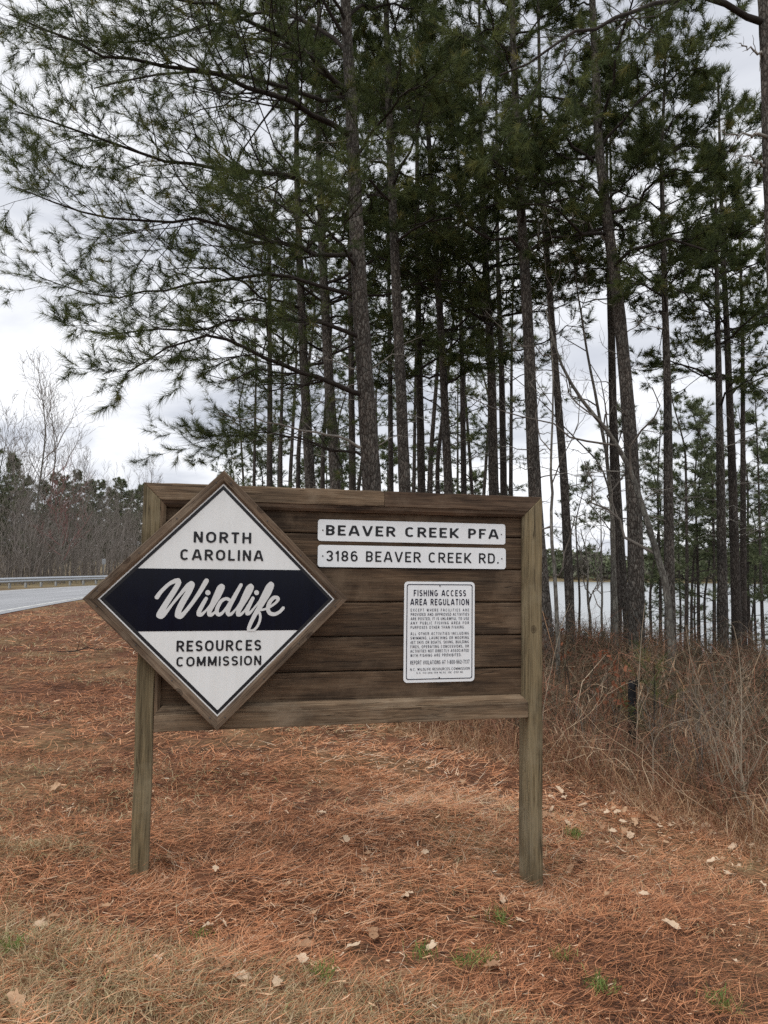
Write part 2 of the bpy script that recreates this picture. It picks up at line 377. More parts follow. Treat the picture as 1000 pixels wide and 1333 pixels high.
M['oakleaf'] = m_leafy('fallen_oak_leaf', [(0, (0.20, 0.09, 0.045)), (0.5, (0.46, 0.29, 0.17)), (1, (0.68, 0.54, 0.39))], 0.2)
M['redleaf'] = m_leafy('rusty_oak_leaf', [(0, (0.14, 0.05, 0.025)), (1, (0.26, 0.10, 0.05))], 0.35)
M['farleaf'] = m_leafy('far_wood_foliage', [(0, (0.08, 0.075, 0.06)), (0.4, (0.14, 0.125, 0.10)), (0.7, (0.10, 0.125, 0.065)), (1, (0.15, 0.17, 0.095))], 0.1)

def m_ground():
    m, nt, b = mat_new('pine_straw_ground'); nb = NB(nt)
    P = nb.node('ShaderNodeNewGeometry').outputs['Position']
    n1 = nb.noise(P, 0.55, 6, 0.6); n2 = nb.noise(P, 2.7, 6, 0.65, 0.3)
    def streak(rot, s):
        return nb.noise(nb.node('ShaderNodeMapping', {0: P, 'Rotation': (0, 0, rot), 'Scale': (3.5 * s, 55 * s, 20)}).outputs[0], 1.0, 3, 0.6, 1.2)
    s1 = nb.math('MAXIMUM', nb.math('MAXIMUM', streak(0.3, 1.0), streak(1.5, 1.1)), streak(2.5, 0.9))
    col = nb.ramp(s1, [(0.46, (0.03, 0.017, 0.011)), (0.60, (0.15, 0.068, 0.038)), (0.70, (0.40, 0.18, 0.10)), (0.82, (0.52, 0.32, 0.20))])
    tan = nb.ramp(s1, [(0.42, (0.09, 0.062, 0.034)), (0.58, (0.24, 0.165, 0.085)), (0.75, (0.38, 0.29, 0.165))])
    col = nb.mix(nb.ramp(n1, [(0.48, (0,) * 3), (0.66, (0.75,) * 3)]), col, tan)
    col = nb.mix(1.0, col, nb.ramp(n2, [(0.3, (0.62, 0.58, 0.55)), (0.6, (1.08,) * 3)]), 'MULTIPLY')
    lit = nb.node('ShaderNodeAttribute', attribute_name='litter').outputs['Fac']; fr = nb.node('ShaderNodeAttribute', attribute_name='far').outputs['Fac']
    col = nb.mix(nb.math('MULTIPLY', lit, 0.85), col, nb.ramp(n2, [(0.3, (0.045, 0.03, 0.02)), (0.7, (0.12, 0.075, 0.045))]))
    col = nb.mix(fr, col, nb.ramp(n1, [(0.35, (0.11, 0.085, 0.05)), (0.65, (0.22, 0.175, 0.10))]))
    h = nb.math('ADD', nb.math('MULTIPLY', s1, 0.6), nb.math('MULTIPLY', n2, 0.8))
    set_b(nb, b, col, 0.95, nb.bump(h, 0.8, 0.03), 0.1); return m
M['ground'] = m_ground()
def m_road():
    m, nt, b = mat_new('worn_asphalt'); nb = NB(nt)
    P = nb.node('ShaderNodeNewGeometry').outputs['Position']
    n = nb.noise(P, 40, 4, 0.7); big = nb.noise(nb.node('ShaderNodeMapping', {0: P, 'Scale': (1.2, 0.08, 1)}).outputs[0], 1.0, 5, 0.6)
    c = nb.mix(1.0, nb.ramp(big, [(0.3, (0.20, 0.205, 0.215)), (0.7, (0.33, 0.335, 0.345))]), nb.ramp(n, [(0.3, (0.8,) * 3), (0.7, (1.15,) * 3)]), 'MULTIPLY')
    set_b(nb, b, c, 0.55, nb.bump(n, 0.3, 0.005), 0.5); return m
M['road'] = m_road()
M['paint'] = m_plain('worn_road_paint', (0.55, 0.55, 0.52), 0.7, 0.3, 0, 0.3, 3)
def m_water():
    m, nt, b = mat_new('lake_water'); nb = NB(nt)
    P = nb.node('ShaderNodeNewGeometry').outputs['Position']
    n = nb.noise(nb.node('ShaderNodeMapping', {0: P, 'Scale': (0.5, 1.6, 1)}).outputs[0], 1.2, 4, 0.6)
    set_b(nb, b, (0.30, 0.32, 0.325), 0.32, nb.bump(n, 0.03, 0.1), 1.0); b.inputs['IOR'].default_value = 1.33; return m
M['water'] = m_water()

# ------------------------------------------------------------------ ground, water, road
def make_ground():
    nr, na = 175, 260
    r = 0.6 * (900 / 0.6) ** (np.arange(nr) / (nr - 1))
    # angles denser in front of the camera
    a = np.linspace(-np.pi, np.pi, na, endpoint=False); a = a - 0.75 * np.sin(a)
    X = np.r_[0, (r[:, None] * np.sin(a)[None]).ravel()]; Y = np.r_[0, (r[:, None] * np.cos(a)[None]).ravel()]
    Z = H(X, Y) + RNG.normal(0, 0.006, len(X)) * np.exp(-np.hypot(X, Y) / 12)
    i = np.arange(nr - 1)[:, None] * na + 1; k = np.arange(na)[None]; k2 = (k + 1) % na
    q = np.stack(np.broadcast_arrays(i + k, i + na + k, i + na + k2, i + k2), -1).reshape(-1, 4)
    c = np.stack([np.zeros(na, int), 1 + np.arange(na), 1 + (np.arange(na) + 1) % na], 1)
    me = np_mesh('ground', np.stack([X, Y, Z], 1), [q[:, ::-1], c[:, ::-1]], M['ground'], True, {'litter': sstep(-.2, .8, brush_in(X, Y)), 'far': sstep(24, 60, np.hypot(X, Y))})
    return tag(obj('ground', me), kind='structure')
GROUND = make_ground()
wv = np.array([(-12, 20, -3.1), (500, -60, -3.1), (500, 300, -3.1), (-12, 300, -3.1)], float)
tag(obj('lake_water', np_mesh('lake_water', wv, [np.array([[0, 1, 2, 3]])], M['water'])), kind='structure')

RC = np.array([(-4, -40), (-9.5, -10), (-13.2, 12), (-15.6, 26), (-17.0, 36), (-17.0, 48), (-15.5, 62), (-13.5, 85), (-14, 130), (-18, 220)], float)
RCs = resample(np.c_[RC, np.zeros(len(RC))], 90)[:, :2]
RT_ = nrm(np.gradient(RCs, axis=0)); RNl = np.c_[RT_[:, 1], -RT_[:, 0]]       # to the right (near side)
def ribbon_road(name, off0, off1, z, mat):
    A = RCs + RNl * off0; B_ = RCs + RNl * off1
    V = np.r_[np.c_[A, np.full(len(A), z)], np.c_[B_, np.full(len(B_), z)]]
    n = len(A); k = np.arange(n - 1)
    return obj(name, np_mesh(name, V, [np.stack([k, k + 1, n + k + 1, n + k], 1)], mat))
tag(ribbon_road('road', -3.7, 3.7, 0.066, M['road']), kind='structure')
tag(ribbon_road('road_edge_line', 3.2, 3.32, 0.070, M['paint']), kind='structure')
tag(ribbon_road('road_edge_line', -3.32, -3.2, 0.070, M['paint']), kind='structure')

# ------------------------------------------------------------------ the sign
SIGN = empty('information_sign', SO, YAW)
tag(SIGN, 'brown timber sign board on two posts with white diamond plaque and white plates', 'sign')
W, ZT, ZB = 2.300, 2.032, 0.725
def board(name, length, height, depth, mat, parent, loc, roty=0.0, bev=0.004, seg=14, warp=0.0012, miter=(0, 0), rngs=RNG):
    """box along local X (0..length), Y 0..depth, Z -h/2..h/2; miter = shift of the top edge at both ends"""
    bm = bmesh.new()
    xs = np.linspace(0, 1, seg + 1)
    rows = []
    for t in xs:
        jy, jz = rngs.normal(0, warp, 2)
        ring = []
        for (yy, zz_) in ((0, -.5), (depth, -.5), (depth, .5), (0, .5)):
            top = zz_ > 0
            x0 = miter[0] if top else 0; x1 = length - (miter[1] if top else 0)
            if miter[0] < 0: x0 = 0 if top else -miter[0]
            if miter[1] < 0: x1 = length if top else length + miter[1]
            ring.append(bm.verts.new((x0 + (x1 - x0) * t, yy + jy * (0.5 if yy == 0 else 0), zz_ * height + jz)))
        rows.append(ring)
    for a, b in zip(rows[:-1], rows[1:]):
        for k in range(4):
            bm.faces.new((a[k], b[k], b[(k + 1) % 4], a[(k + 1) % 4]))
    bm.faces.new(rows[0]); bm.faces.new(rows[-1][::-1])
    bmesh.ops.recalc_face_normals(bm, faces=bm.faces)
    if bev:
        es = [e for e in bm.edges if len(e.link_faces) == 2 and e.calc_face_angle(0) > 0.6]
        bmesh.ops.bevel(bm, geom=es, offset=bev, segments=2, affect='EDGES', profile=0.6)
    me = bpy.data.meshes.new(name); bm.to_mesh(me); bm.free(); me.materials.append(mat)
    return obj(name, me, parent, loc, (0, roty, 0))
PW = 0.089
# posts: local x is up (rotated -90 deg about y), height axis then runs along -x
def post(x_left, z0, mat, side):
    # roty = -90: local X -> +Z, local Z -> -X ; so the board's "top" edge (z +) is on the left
    ln = ZT - z0
    mit = (0, -PW) if side == 'L' else (0, PW)
    return board('post', ln, PW, 0.14, mat, SIGN, (x_left + PW / 2, 0, z0), -math.pi / 2, 0.004, 18, 0.0012, mit)
post(0, -0.55, M['post_l'], 'L'); post(W - PW, -0.75, M['post_r'], 'R')
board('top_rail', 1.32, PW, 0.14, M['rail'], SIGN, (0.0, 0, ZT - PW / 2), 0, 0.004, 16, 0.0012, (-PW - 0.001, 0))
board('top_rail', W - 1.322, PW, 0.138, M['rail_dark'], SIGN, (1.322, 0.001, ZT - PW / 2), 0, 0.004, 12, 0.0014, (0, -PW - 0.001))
board('bottom_rail', W - 2 * PW - 0.004, 0.088, 0.10, M['rail'], SIGN, (PW + 0.002, 0, ZB + 0.044), 0, 0.004, 20, 0.0012)
# mitred bevelled trim inside the frame
def trim(name, p0, p1, inward, wd, mat):
    """strip from p0 to p1 (x,z), its inner edge moved by wd*inward, ends mitred 45 degrees"""
    p0 = np.array(p0, float); p1 = np.array(p1, float); d = nrm(p1 - p0); iw = np.array(inward, float)
    q0 = p0 + d * wd + iw * wd; q1 = p1 - d * wd + iw * wd
    V = []
    for (a, yf) in ((p0, 0.005), (p1, 0.005), (p1 * .45 + q1 * .55, 0.008), (p0 * .45 + q0 * .55, 0.008), (q1, 0.020), (q0, 0.020), (q1, 0.037), (q0, 0.037), (p0, 0.06), (p1, 0.06)):
        V.append((a[0], yf, a[1]))
    F4 = np.array([(0, 1, 2, 3), (3, 2, 4, 5), (5, 4, 6, 7), (7, 6, 9, 8)])
    bm = bmesh.new(); vs_ = [bm.verts.new(v) for v in V]
    for f in F4: bm.faces.new([vs_[i] for i in f])
    bm.faces.new([vs_[i] for i in (0, 3, 5, 7, 8)]); bm.faces.new([vs_[i] for i in (1, 9, 6, 4, 2)])
    bmesh.ops.recalc_face_normals(bm, faces=bm.faces)
    # own coordinates along the strip so the grain follows it
    ang = math.atan2(d[1], d[0]); mid = Vector(((p0[0] + p1[0]) / 2, 0.03, (p0[1] + p1[1]) / 2))
    Rm = Matrix.Rotation(-ang, 4, 'Y')
    bmesh.ops.transform(bm, matrix=(Matrix.Translation(mid) @ Rm).inverted(), verts=bm.verts)
    me = bpy.data.meshes.new(name); bm.to_mesh(me); bm.free(); me.materials.append(mat)
    return obj(name, me, SIGN, mid, (0, -ang, 0))
x0, x1, z0, z1 = PW + .001, W - PW - .001, ZB + 0.089, ZT - PW - .001
TW = 0.036
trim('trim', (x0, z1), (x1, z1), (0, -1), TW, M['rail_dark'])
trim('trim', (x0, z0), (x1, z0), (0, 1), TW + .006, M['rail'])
trim('trim', (x0, z0), (x0, z1), (1, 0), TW - .006, M['rail'])
trim('trim', (x1, z0), (x1, z1), (-1, 0), TW - .006, M['post_r'])
jz = [1.943, 1.785, 1.592, 1.399, 1.206, 1.013, 0.815]
for a, b in zip(jz[:-1], jz[1:]):
    board('plank', x1 - x0 - .002, a - b - 0.006, 0.038, M['plank'], SIGN, (x0 + .001, 0.040, (a + b) / 2), 0, 0.008, 20, 0.0008)

flat = board('added_backing', x1 - x0 - .004, 1.943 - 0.815, 0.012, M['plank'], SIGN, (x0 + .002, 0.0795, (1.943 + 0.815) / 2), 0, 0.0, 2, 0.0)  # added unseen sheet: stops light showing through the plank gaps, keeps them dark
def rrect(x0, x1, z0, z1, rad, n=6):
    pts = []
    for (cx_, cz_, a0) in ((x1 - rad, z1 - rad, 0), (x0 + rad, z1 - rad, 90), (x0 + rad, z0 + rad, 180), (x1 - rad, z0 + rad, 270)):
        for k in range(n + 1):
            a = radians(a0 + 90 * k / n); pts.append((cx_ + rad * math.cos(a), cz_ + rad * math.sin(a)))
    return pts
def flat_poly(name, pts, y0, y1, mat, parent, bev=0.0):
    """extruded polygon in the sign's XZ plane, front at y0"""
    n = len(pts)
    bm = bmesh.new(); f = [bm.verts.new((x, y0, z)) for x, z in pts]; b = [bm.verts.new((x, y1, z)) for x, z in pts]
    ff = bm.faces.new(f); bm.faces.new(b[::-1])
    for k in range(n): bm.faces.new((f[k], b[k], b[(k + 1) % n], f[(k + 1) % n]))
    bmesh.ops.recalc_face_normals(bm, faces=bm.faces)
    if bev:
        bmesh.ops.bevel(bm, geom=list(ff.edges), offset=bev, segments=2, affect='EDGES')
    me = bpy.data.meshes.new(name); bm.to_mesh(me); bm.free(); me.materials.append(mat)
    return obj(name, me, parent)
def ring_poly(name, outer, inner, y, mat, parent):
    n = len(outer); V = [(x, y, z) for x, z in outer] + [(x, y, z) for x, z in inner]
    k = np.arange(n); k2 = (k + 1) % n
    return obj(name, np_mesh(name, np.array(V), [np.stack([k, n + k, n + k2, k2], 1)], mat), parent)

# monoline sign lettering: each glyph is a set of strokes, outlined by marching a distance field
def fill_field(D, gx, gz):
    V = []; key = {}; polys = []
    def vid(k, p):
        if k not in key: key[k] = len(V); V.append(p)
        return key[k]
    cells = np.argwhere(np.minimum(np.minimum(D[:-1, :-1], D[1:, :-1]), np.minimum(D[:-1, 1:], D[1:, 1:])) < 0)
    for j, i in cells.tolist():
        c = [(j, i), (j, i + 1), (j + 1, i + 1), (j + 1, i)]; d = [D[x] for x in c]
        poly = []
        for k in range(4):
            a, b = c[k], c[(k + 1) % 4]
            if d[k] < 0: poly.append(vid(a, (gx[a[1]], gz[a[0]])))
            if (d[k] < 0) != (d[(k + 1) % 4] < 0):
                t = d[k] / (d[k] - d[(k + 1) % 4])
                poly.append(vid((min(a, b), max(a, b)), (gx[a[1]] * (1 - t) + gx[b[1]] * t, gz[a[0]] * (1 - t) + gz[b[0]] * t)))
        if len(poly) >= 3: polys.append(poly)
    return np.array(V), polys
GW = dict(I=0.16, M=0.82, W=0.96, A=0.76, V=0.74, N=0.68, O=0.76, C=0.70, G=0.72, H=0.68, U=0.67, D=0.68, R=0.66, K=0.68, T=0.60, L=0.55, E=0.57, F=0.55, Y=0.72, X=0.7, J=0.52)
GW.update({'1': 0.30, '.': 0.16, ',': 0.16, '-': 0.36, ' ': 0.30, '4': 0.66})
def glyph_strokes(ch, s):
    w_ = GW.get(ch, 0.62); l, r, a, b, m, c = s, w_ - s, s, 1 - s, 0.5, w_ / 2
    def arc(x0, x1, z0, z1, t0, t1, n=22, stad=True):
        cx_, rx = (x0 + x1) / 2, (x1 - x0) / 2; rz = min(rx * 1.08, (z1 - z0) / 2) if stad else (z1 - z0) / 2
        out = []
        for t in np.radians(np.linspace(t0, t1, n)):
            sn, cs = math.sin(t), math.cos(t)
            out.append((cx_ + rx * cs, (z1 - rz if sn >= 0 else z0 + rz) + rz * sn))
        if t1 - t0 >= 360: out += out[:2]
        return out
    st = lambda x: [(x, -.1), (x, 1.1)]
    bar = lambda z, x0, x1: [(x0, z), (x1, z)]
    bowl = lambda z0, z1, k=.5: [(l, z1), (c, z1)] + arc(2 * c - r, r, z0, z1, 90, -90) + [(c, z0), (l, z0)]
    G = {
        'A': [[(c - s * .2, 1.1), (-s * .1 + .02, -.1)], [(c + s * .2, 1.1), (w_ + s * .1 - .02, -.1)], bar(.30, w_ * .2, w_ * .8)],
        'B': [st(l), bowl(m, b), bowl(a, m + .01)], 'C': [arc(l, r, a, b, 42, 318)],
        'D': [st(l), bowl(a, b)], 'E': [st(l), bar(b, 0, w_), bar(m + .01, 0, w_ * .88), bar(a, 0, w_)],
        'F': [st(l), bar(b, 0, w_), bar(m, 0, w_ * .86)], 'G': [arc(l, r, a, b, 42, 345), bar(.44, c, w_), [(r, .5), (r, .15)]],
        'H': [st(l), st(r), bar(m, 0, w_)], 'I': [st(c)], 'J': [arc(l, r, a, b, 180, 360), [(r, .3), (r, 1.1)]],
        'K': [st(l), [(w_ + .03, 1.1), (l, .30)], [(w_ * .36, .5), (w_ + .06, -.1)]], 'L': [st(l), bar(a, 0, w_)],
        'M': [st(l), st(r), [(l - .02, 1.1), (c, .10)], [(r + .02, 1.1), (c, .10)]],
        'N': [st(l), st(r), [(l - .03, 1.06), (r + .03, -.06)]], 'O': [arc(l, r, a, b, 0, 360, 44)], '0': [arc(l, r, a, b, 0, 360, 44)],
        'P': [st(l), bowl(m - .05, b)], 'R': [st(l), bowl(m - .02, b), [(w_ * .45, .5), (w_ + .05, -.1)]],
        'S': [arc(l, r, m, b, 28, 270, 22, False) + arc(l, r, a, m, 90, -152, 22, False)[1:]],
        'T': [st(c), bar(b, 0, w_)], 'U': [[(l, 1.1), (l, .4)] + arc(l, r, a, b, 180, 360) + [(r, 1.1)]],
        'V': [[(l * .3, 1.1), (c, -.02)], [(w_ - l * .3, 1.1), (c, -.02)]],
        'W': [[(l * .3, 1.1), (w_ * .28, -.02)], [(c, 1.0), (w_ * .28, -.02)], [(c, 1.0), (w_ * .72, -.02)], [(w_ - l * .3, 1.1), (w_ * .72, -.02)]],
        'X': [[(l - .05, 1.1), (r + .05, -.1)], [(r + .05, 1.1), (l - .05, -.1)]],
        'Y': [[(l - .08, 1.1), (c, .42)], [(r + .08, 1.1), (c, .42)], [(c, .47), (c, -.1)]],
        '1': [st(r), [(r, b), (l * .3, .72)]], '2': [arc(l, r, .42, b, 165, -25, 22, False) + [(l, a)], bar(a, 0, w_)],
        '3': [arc(l, r, m, b, 155, -90, 22, False), arc(l, r, a, m, 90, -155, 22, False)],
        '4': [st(r - .1), bar(.28, 0, w_), [(r - .1, 1.0), (l - .02, .28)]],
        '5': [bar(b, l, w_), [(l, 1.0), (l * 1.1, .5)], arc(l, r, a, .62, 140, -150, 24, False)],
        '6': [arc(l, r, a, .60, 0, 360, 36, False), arc(l, r, a, b, 45, 180) + [(l, .3)]], '7': [bar(b, 0, w_), [(r, b), (w_ * .3, -.1)]],
        '8': [arc(l + .02, r - .02, m, b, 0, 360, 36, False), arc(l, r, a, m, 0, 360, 36, False)],
        '.': [[(0, s), (2 * s, s)]], ',': [[(0, s), (2 * s, s)], [(1.4 * s, s), (.5 * s, -.14)]], '-': [bar(.45, 0, w_)], ' ': []}
    return w_, G[ch]
GLYPHS = {}
def glyph(ch, s, res):
    if (ch, s, res) in GLYPHS: return GLYPHS[(ch, s, res)]
    w_, S = glyph_strokes(ch, s)
    zmin = -0.16 if ch == ',' else 0.0
    gx = np.linspace(-.06, w_ + .06, max(8, int(res * (w_ + .12)))); gz = np.linspace(zmin - .04, 1.04, int(res * (1.08 - zmin)))
    GX, GZ = np.meshgrid(gx, gz); D = np.full(GX.shape, 9.0)
    for q in S:
        for k, (p0, p1) in enumerate(zip(q[:-1], q[1:])):
            dx, dz = p1[0] - p0[0], p1[1] - p0[1]; ln = math.hypot(dx, dz)
            if ln < 1e-6: continue
            t = ((GX - p0[0]) * dx + (GZ - p0[1]) * dz) / ln; n_ = np.abs(-(GX - p0[0]) * dz + (GZ - p0[1]) * dx) / ln
            D = np.minimum(D, np.maximum(np.maximum(-t, t - ln), n_ - s))
            if k: D = np.minimum(D, np.hypot(GX - p0[0], GZ - p0[1]) - s)
    D = np.maximum(D, np.maximum(zmin - GZ, GZ - 1.0)); D = np.maximum(D, np.maximum(-.012 - GX, GX - w_ - .012))
    V, P = fill_field(D, gx, gz) if S else (np.zeros((0, 2)), [])
    GLYPHS[(ch, s, res)] = (w_, V, P); return GLYPHS[(ch, s, res)]
def lettering(body, xa, xb, zb, zt, y, mat, parent, mode='scale', s=0.075, xs=0.8, gap=0.2, res=20, split=True):
    h = zt - zb; n = len(body); sw = sum(GW.get(c, 0.62) for c in body)
    if mode == 'scale': kx = (xb - xa) / (sw + gap * (n - 1)); gp = gap
    else: kx = h * xs; gp = ((xb - xa) / kx - sw) / (n - 1)
    x = 0.0; V = []; P = []; nv = 0; word = ''
    def flush():
        nonlocal V, P, nv, word
        if not P: return
        A = np.concatenate(V)
        me = bpy.data.meshes.new('lettering')
        me.from_pydata(np.stack([xa + A[:, 0] * kx, np.full(len(A), y), zb + A[:, 1] * h], 1).tolist(), [], P); me.update(); me.materials.append(mat)
        o = obj('lettering', me, parent); o['label'] = ('lettering reading ' + word) if split else 'small printed line of text'
        V, P, nv, word = [], [], 0, ''
    for ch in body:
        if ch == ' ' and split: flush()
        w_, gv, gp_ = glyph(ch, s, res)
        if len(gv):
            V.append(gv + np.array([x, 0])); P += [[i + nv for i in p] for p in gp_]; nv += len(gv)
        word += ch.strip(); x += w_ + gp
    flush()
def screw(x, y, z, parent, r=0.005):
    bm = bmesh.new()
    bmesh.ops.create_cone(bm, cap_ends=True, segments=10, radius1=r, radius2=r * 0.75, depth=0.003, matrix=Matrix.Translation((x, y, z)) @ Matrix.Rotation(math.pi / 2, 4, 'X'))
    me = bpy.data.meshes.new('screw'); bm.to_mesh(me); bm.free(); me.materials.append(M['screw'])
    return obj('screw', me, parent)

# diamond plaque
DC = np.array([0.414, 1.419]); HO, HI = 0.690, 0.617
PY = -0.035                                         # front of the panel
def dia(h): return [(DC[0] + h, DC[1]), (DC[0], DC[1] + h), (DC[0] - h, DC[1]), (DC[0], DC[1] - h)]
pl = flat_poly('diamond_plaque', dia(HI + 0.012), PY, PY + 0.012, M['white'], SIGN)
pl['label'] = 'white diamond plaque with blue black band in a timber frame'
ring_poly('border_line', dia(HI - 0.010), dia(HI - 0.033), PY - 0.0012, M['black'], pl)
hb = HI - 0.0325
zt_, zb_ = 1.577 - DC[1], 1.2505 - DC[1]
band = [(DC[0] - (hb - zt_), DC[1] + zt_), (DC[0] - hb, DC[1]), (DC[0] - (hb + zb_), DC[1] + zb_), (DC[0] + (hb + zb_), DC[1] + zb_), (DC[0] + hb, DC[1]), (DC[0] + (hb - zt_), DC[1] + zt_)]
bnd = obj('band', np_mesh('band', np.array([(x, PY - 0.0010, z) for x, z in band]), [np.arange(6)[None]], M['navy']), pl)
# frame boards (mitred), a stepped inner lip
def frame_board(i):
    o_, i_ = dia(HO), dia(HI); j = (i + 1) % 4
    p0, p1, q0, q1 = np.array(o_[i]), np.array(o_[j]), np.array(i_[i]), np.array(i_[j])
    mid = (p0 + p1) / 2; d = nrm(p1 - p0); ang = math.atan2(d[1], d[0])
    def loc(p): v = p - mid; return v[0] * d[0] + v[1] * d[1], -v[0] * d[1] + v[1] * d[0]
    prof = [(0.0, -0.005), (0.0, -0.046), (0.06, -0.050), (0.72, -0.050), (0.80, -0.047), (1.0, -0.037), (1.0, -0.005)]   # t from outer to inner, y
    bm = bmesh.new(); rows = []
    for s in np.linspace(0, 1, 13):
        ring = []; jy = RNG.normal(0, 0.0008)
        for t, y in prof:
            a = p0 * (1 - t) + q0 * t; b = p1 * (1 - t) + q1 * t; g = a * (1 - s) + b * s
            lx, lz = loc(g); ring.append(bm.verts.new((lx, y + jy, lz)))
        rows.append(ring)
    for a, b in zip(rows[:-1], rows[1:]):
        for k in range(len(prof)): bm.faces.new((a[k], b[k], b[(k + 1) % len(prof)], a[(k + 1) % len(prof)]))
    bm.faces.new(rows[0]); bm.faces.new(rows[-1][::-1]); bmesh.ops.recalc_face_normals(bm, faces=bm.faces)
    me = bpy.data.meshes.new('frame_board'); bm.to_mesh(me); bm.free(); me.materials.append(M['dframe'])
    return obj('frame_board', me, pl, (mid[0], 0, mid[1]), (0, -ang, 0))
for i in range(4):
    frame_board(i)
    o_ = dia((HO + HI) / 2 + .006)
    for t in (0.06, 0.36, 0.64, 0.94):
        a, b = np.array(o_[i]), np.array(o_[(i + 1) % 4]); g = a * (1 - t) + b * t
        screw(g[0], -0.0515, g[1], pl, 0.0045)
TY = PY - 0.0022
lettering('NORTH', 0.266, 0.568, 1.717, 1.776, TY, M['black'], pl, 'scale', 0.09, gap=0.24)
lettering('CAROLINA', 0.200, 0.634, 1.623, 1.681, TY, M['black'], pl, 'scale', 0.09, gap=0.24)
lettering('RESOURCES', 0.195, 0.635, 1.144, 1.201, TY, M['black'], pl, 'scale', 0.09, gap=0.2)
lettering('COMMISSION', 0.197, 0.637, 1.066, 1.117, TY, M['black'], pl, 'scale', 0.086, gap=0.2)

# brush-script word, drawn as strokes, outlined by marching a distance field
def script_word():
    def S(pts, r, closed=False):
        pts = np.array(pts, float)
        # Catmull-Rom
        q = []; n = len(pts); ext = np.r_[[2 * pts[0] - pts[1]], pts, [2 * pts[-1] - pts[-2]]]
        for i in range(1, n):
            p0, p1, p2, p3 = ext[i - 1:i + 3]
            for t in np.linspace(0, 1, 9, endpoint=False):
                q.append(0.5 * ((2 * p1) + (-p0 + p2) * t + (2 * p0 - 5 * p1 + 4 * p2 - p3) * t * t + (-p0 + 3 * p1 - 3 * p2 + p3) * t ** 3))
        q.append(pts[-1]); q = np.array(q)
        rr = np.interp(np.linspace(0, 1, len(q)), np.linspace(0, 1, len(np.atleast_1d(r))), np.atleast_1d(r)) if np.ndim(r) else np.full(len(q), r)
        return q, rr
    strokes = [
        S([(73, 198), (100, 160), (150, 110), (190, 88), (213, 84)], [17, 15, 14, 17, 19]), S([(213, 84), (216, 102), (190, 150), (140, 230), (98, 300), (88, 322)], [19, 19, 20, 21, 22, 22]),
        S([(88, 322), (102, 328), (130, 305), (175, 245), (230, 175), (275, 122), (302, 105)], [21, 20, 14, 11, 13, 17, 20]), S([(302, 105), (306, 116), (285, 160), (250, 220), (218, 285), (211, 322)], [20, 20, 22, 23, 22, 22]),
        S([(211, 322), (228, 328), (258, 302), (310, 235), (360, 160), (395, 100), (404, 85)], [21, 20, 15, 15, 17, 19, 18]),
        S([(402, 207), (380, 245), (354, 295), (351, 316)], [14, 16, 17, 16]), S([(351, 316), (368, 318), (398, 292), (430, 250)], [16, 14, 9, 8]),
        S([(430, 250), (462, 190), (490, 140), (506, 124)], [8, 14, 20, 20]), S([(506, 124), (510, 135), (480, 190), (445, 250), (424, 295), (424, 316)], [20, 20, 24, 20, 17, 17]), S([(424, 316), (440, 318), (464, 298)], [17, 13, 9]),
        S([(560, 216), (538, 208), (505, 225), (480, 268), (474, 300), (488, 317), (512, 306), (540, 268), (560, 236)], [13, 13, 14, 16, 16, 15, 12, 9, 9]),
        S([(641, 114), (615, 160), (585, 215), (560, 265), (549, 300), (556, 316)], [14, 16, 17, 17, 17, 16]), S([(556, 316), (575, 312), (605, 280), (635, 235)], [16, 12, 8, 8]),
        S([(635, 235), (665, 180), (692, 138), (708, 123)], [8, 14, 20, 20]), S([(708, 123), (711, 136), (680, 190), (645, 250), (622, 298), (622, 316)], [20, 20, 24, 20, 17, 17]), S([(622, 316), (640, 316), (668, 288), (690, 252)], [16, 12, 9, 9]),
        S([(724, 205), (706, 240), (686, 285), (684, 310)], [14, 16, 16, 15]), S([(684, 310), (700, 308), (730, 275), (770, 225)], [15, 12, 9, 9]),
        S([(770, 225), (800, 175), (830, 128), (850, 108)], [9, 14, 19, 19]), S([(850, 108), (855, 120), (830, 170), (785, 245), (740, 315), (705, 385), (694, 420), (706, 432)], [19, 19, 23, 20, 17, 15, 14, 13]),
        S([(706, 432), (735, 420), (762, 385), (776, 340), (770, 305), (750, 288)], [13, 11, 11, 11, 11, 10]),
        S([(750, 286), (790, 284), (830, 272), (880, 240), (902, 214), (894, 200), (866, 204), (838, 240), (830, 280), (845, 308), (880, 314), (915, 296), (938, 272)], [9, 10, 10, 11, 13, 14, 15, 16, 16, 16, 14, 13, 13]),
        S([(413, 166), (414, 167)], 19.5), S([(749, 166), (750, 167)], 18.5)]
    nx, nz_ = 300, 124
    gx = np.linspace(40, 965, nx); gz = np.linspace(55, 432, nz_)
    GX, GZ = np.meshgrid(gx, gz); D = np.full(GX.shape, 1e9)
    for q, rr in strokes:
        for (p, r) in zip(q, rr):
            D = np.minimum(D, np.hypot(GX - p[0], GZ - p[1]) - r)
        for a, b, r in zip(q[:-1], q[1:], rr):
            for t in (0.33, 0.66):
                p = a * (1 - t) + b * t; D = np.minimum(D, np.hypot(GX - p[0], GZ - p[1]) - r)
    D += 2.0; D[-1] = 1.0
    V, polys = fill_field(D, gx, gz)
    # zoom px (190..380, 740..830 of the photo) -> panel metres
    fx, fz = V[:, 0] / 1000, V[:, 1] / 474
    X = (0.028 + (0.792 - 0.028) * fx) * (1 - fz) + (0.040 + (0.799 - 0.040) * fx) * fz
    Z = (1.577 + 0.008 * fx) * (1 - fz) + (1.219 - 0.008 * fx) * fz
    me = bpy.data.meshes.new('lettering'); me.from_pydata(np.stack([X, np.full(len(X), TY), Z], 1).tolist(), [], polys); me.update()
    me.materials.append(M['silver'])
    o = obj('lettering', me, pl); o['label'] = 'silver brush script word Wildlife'
script_word()

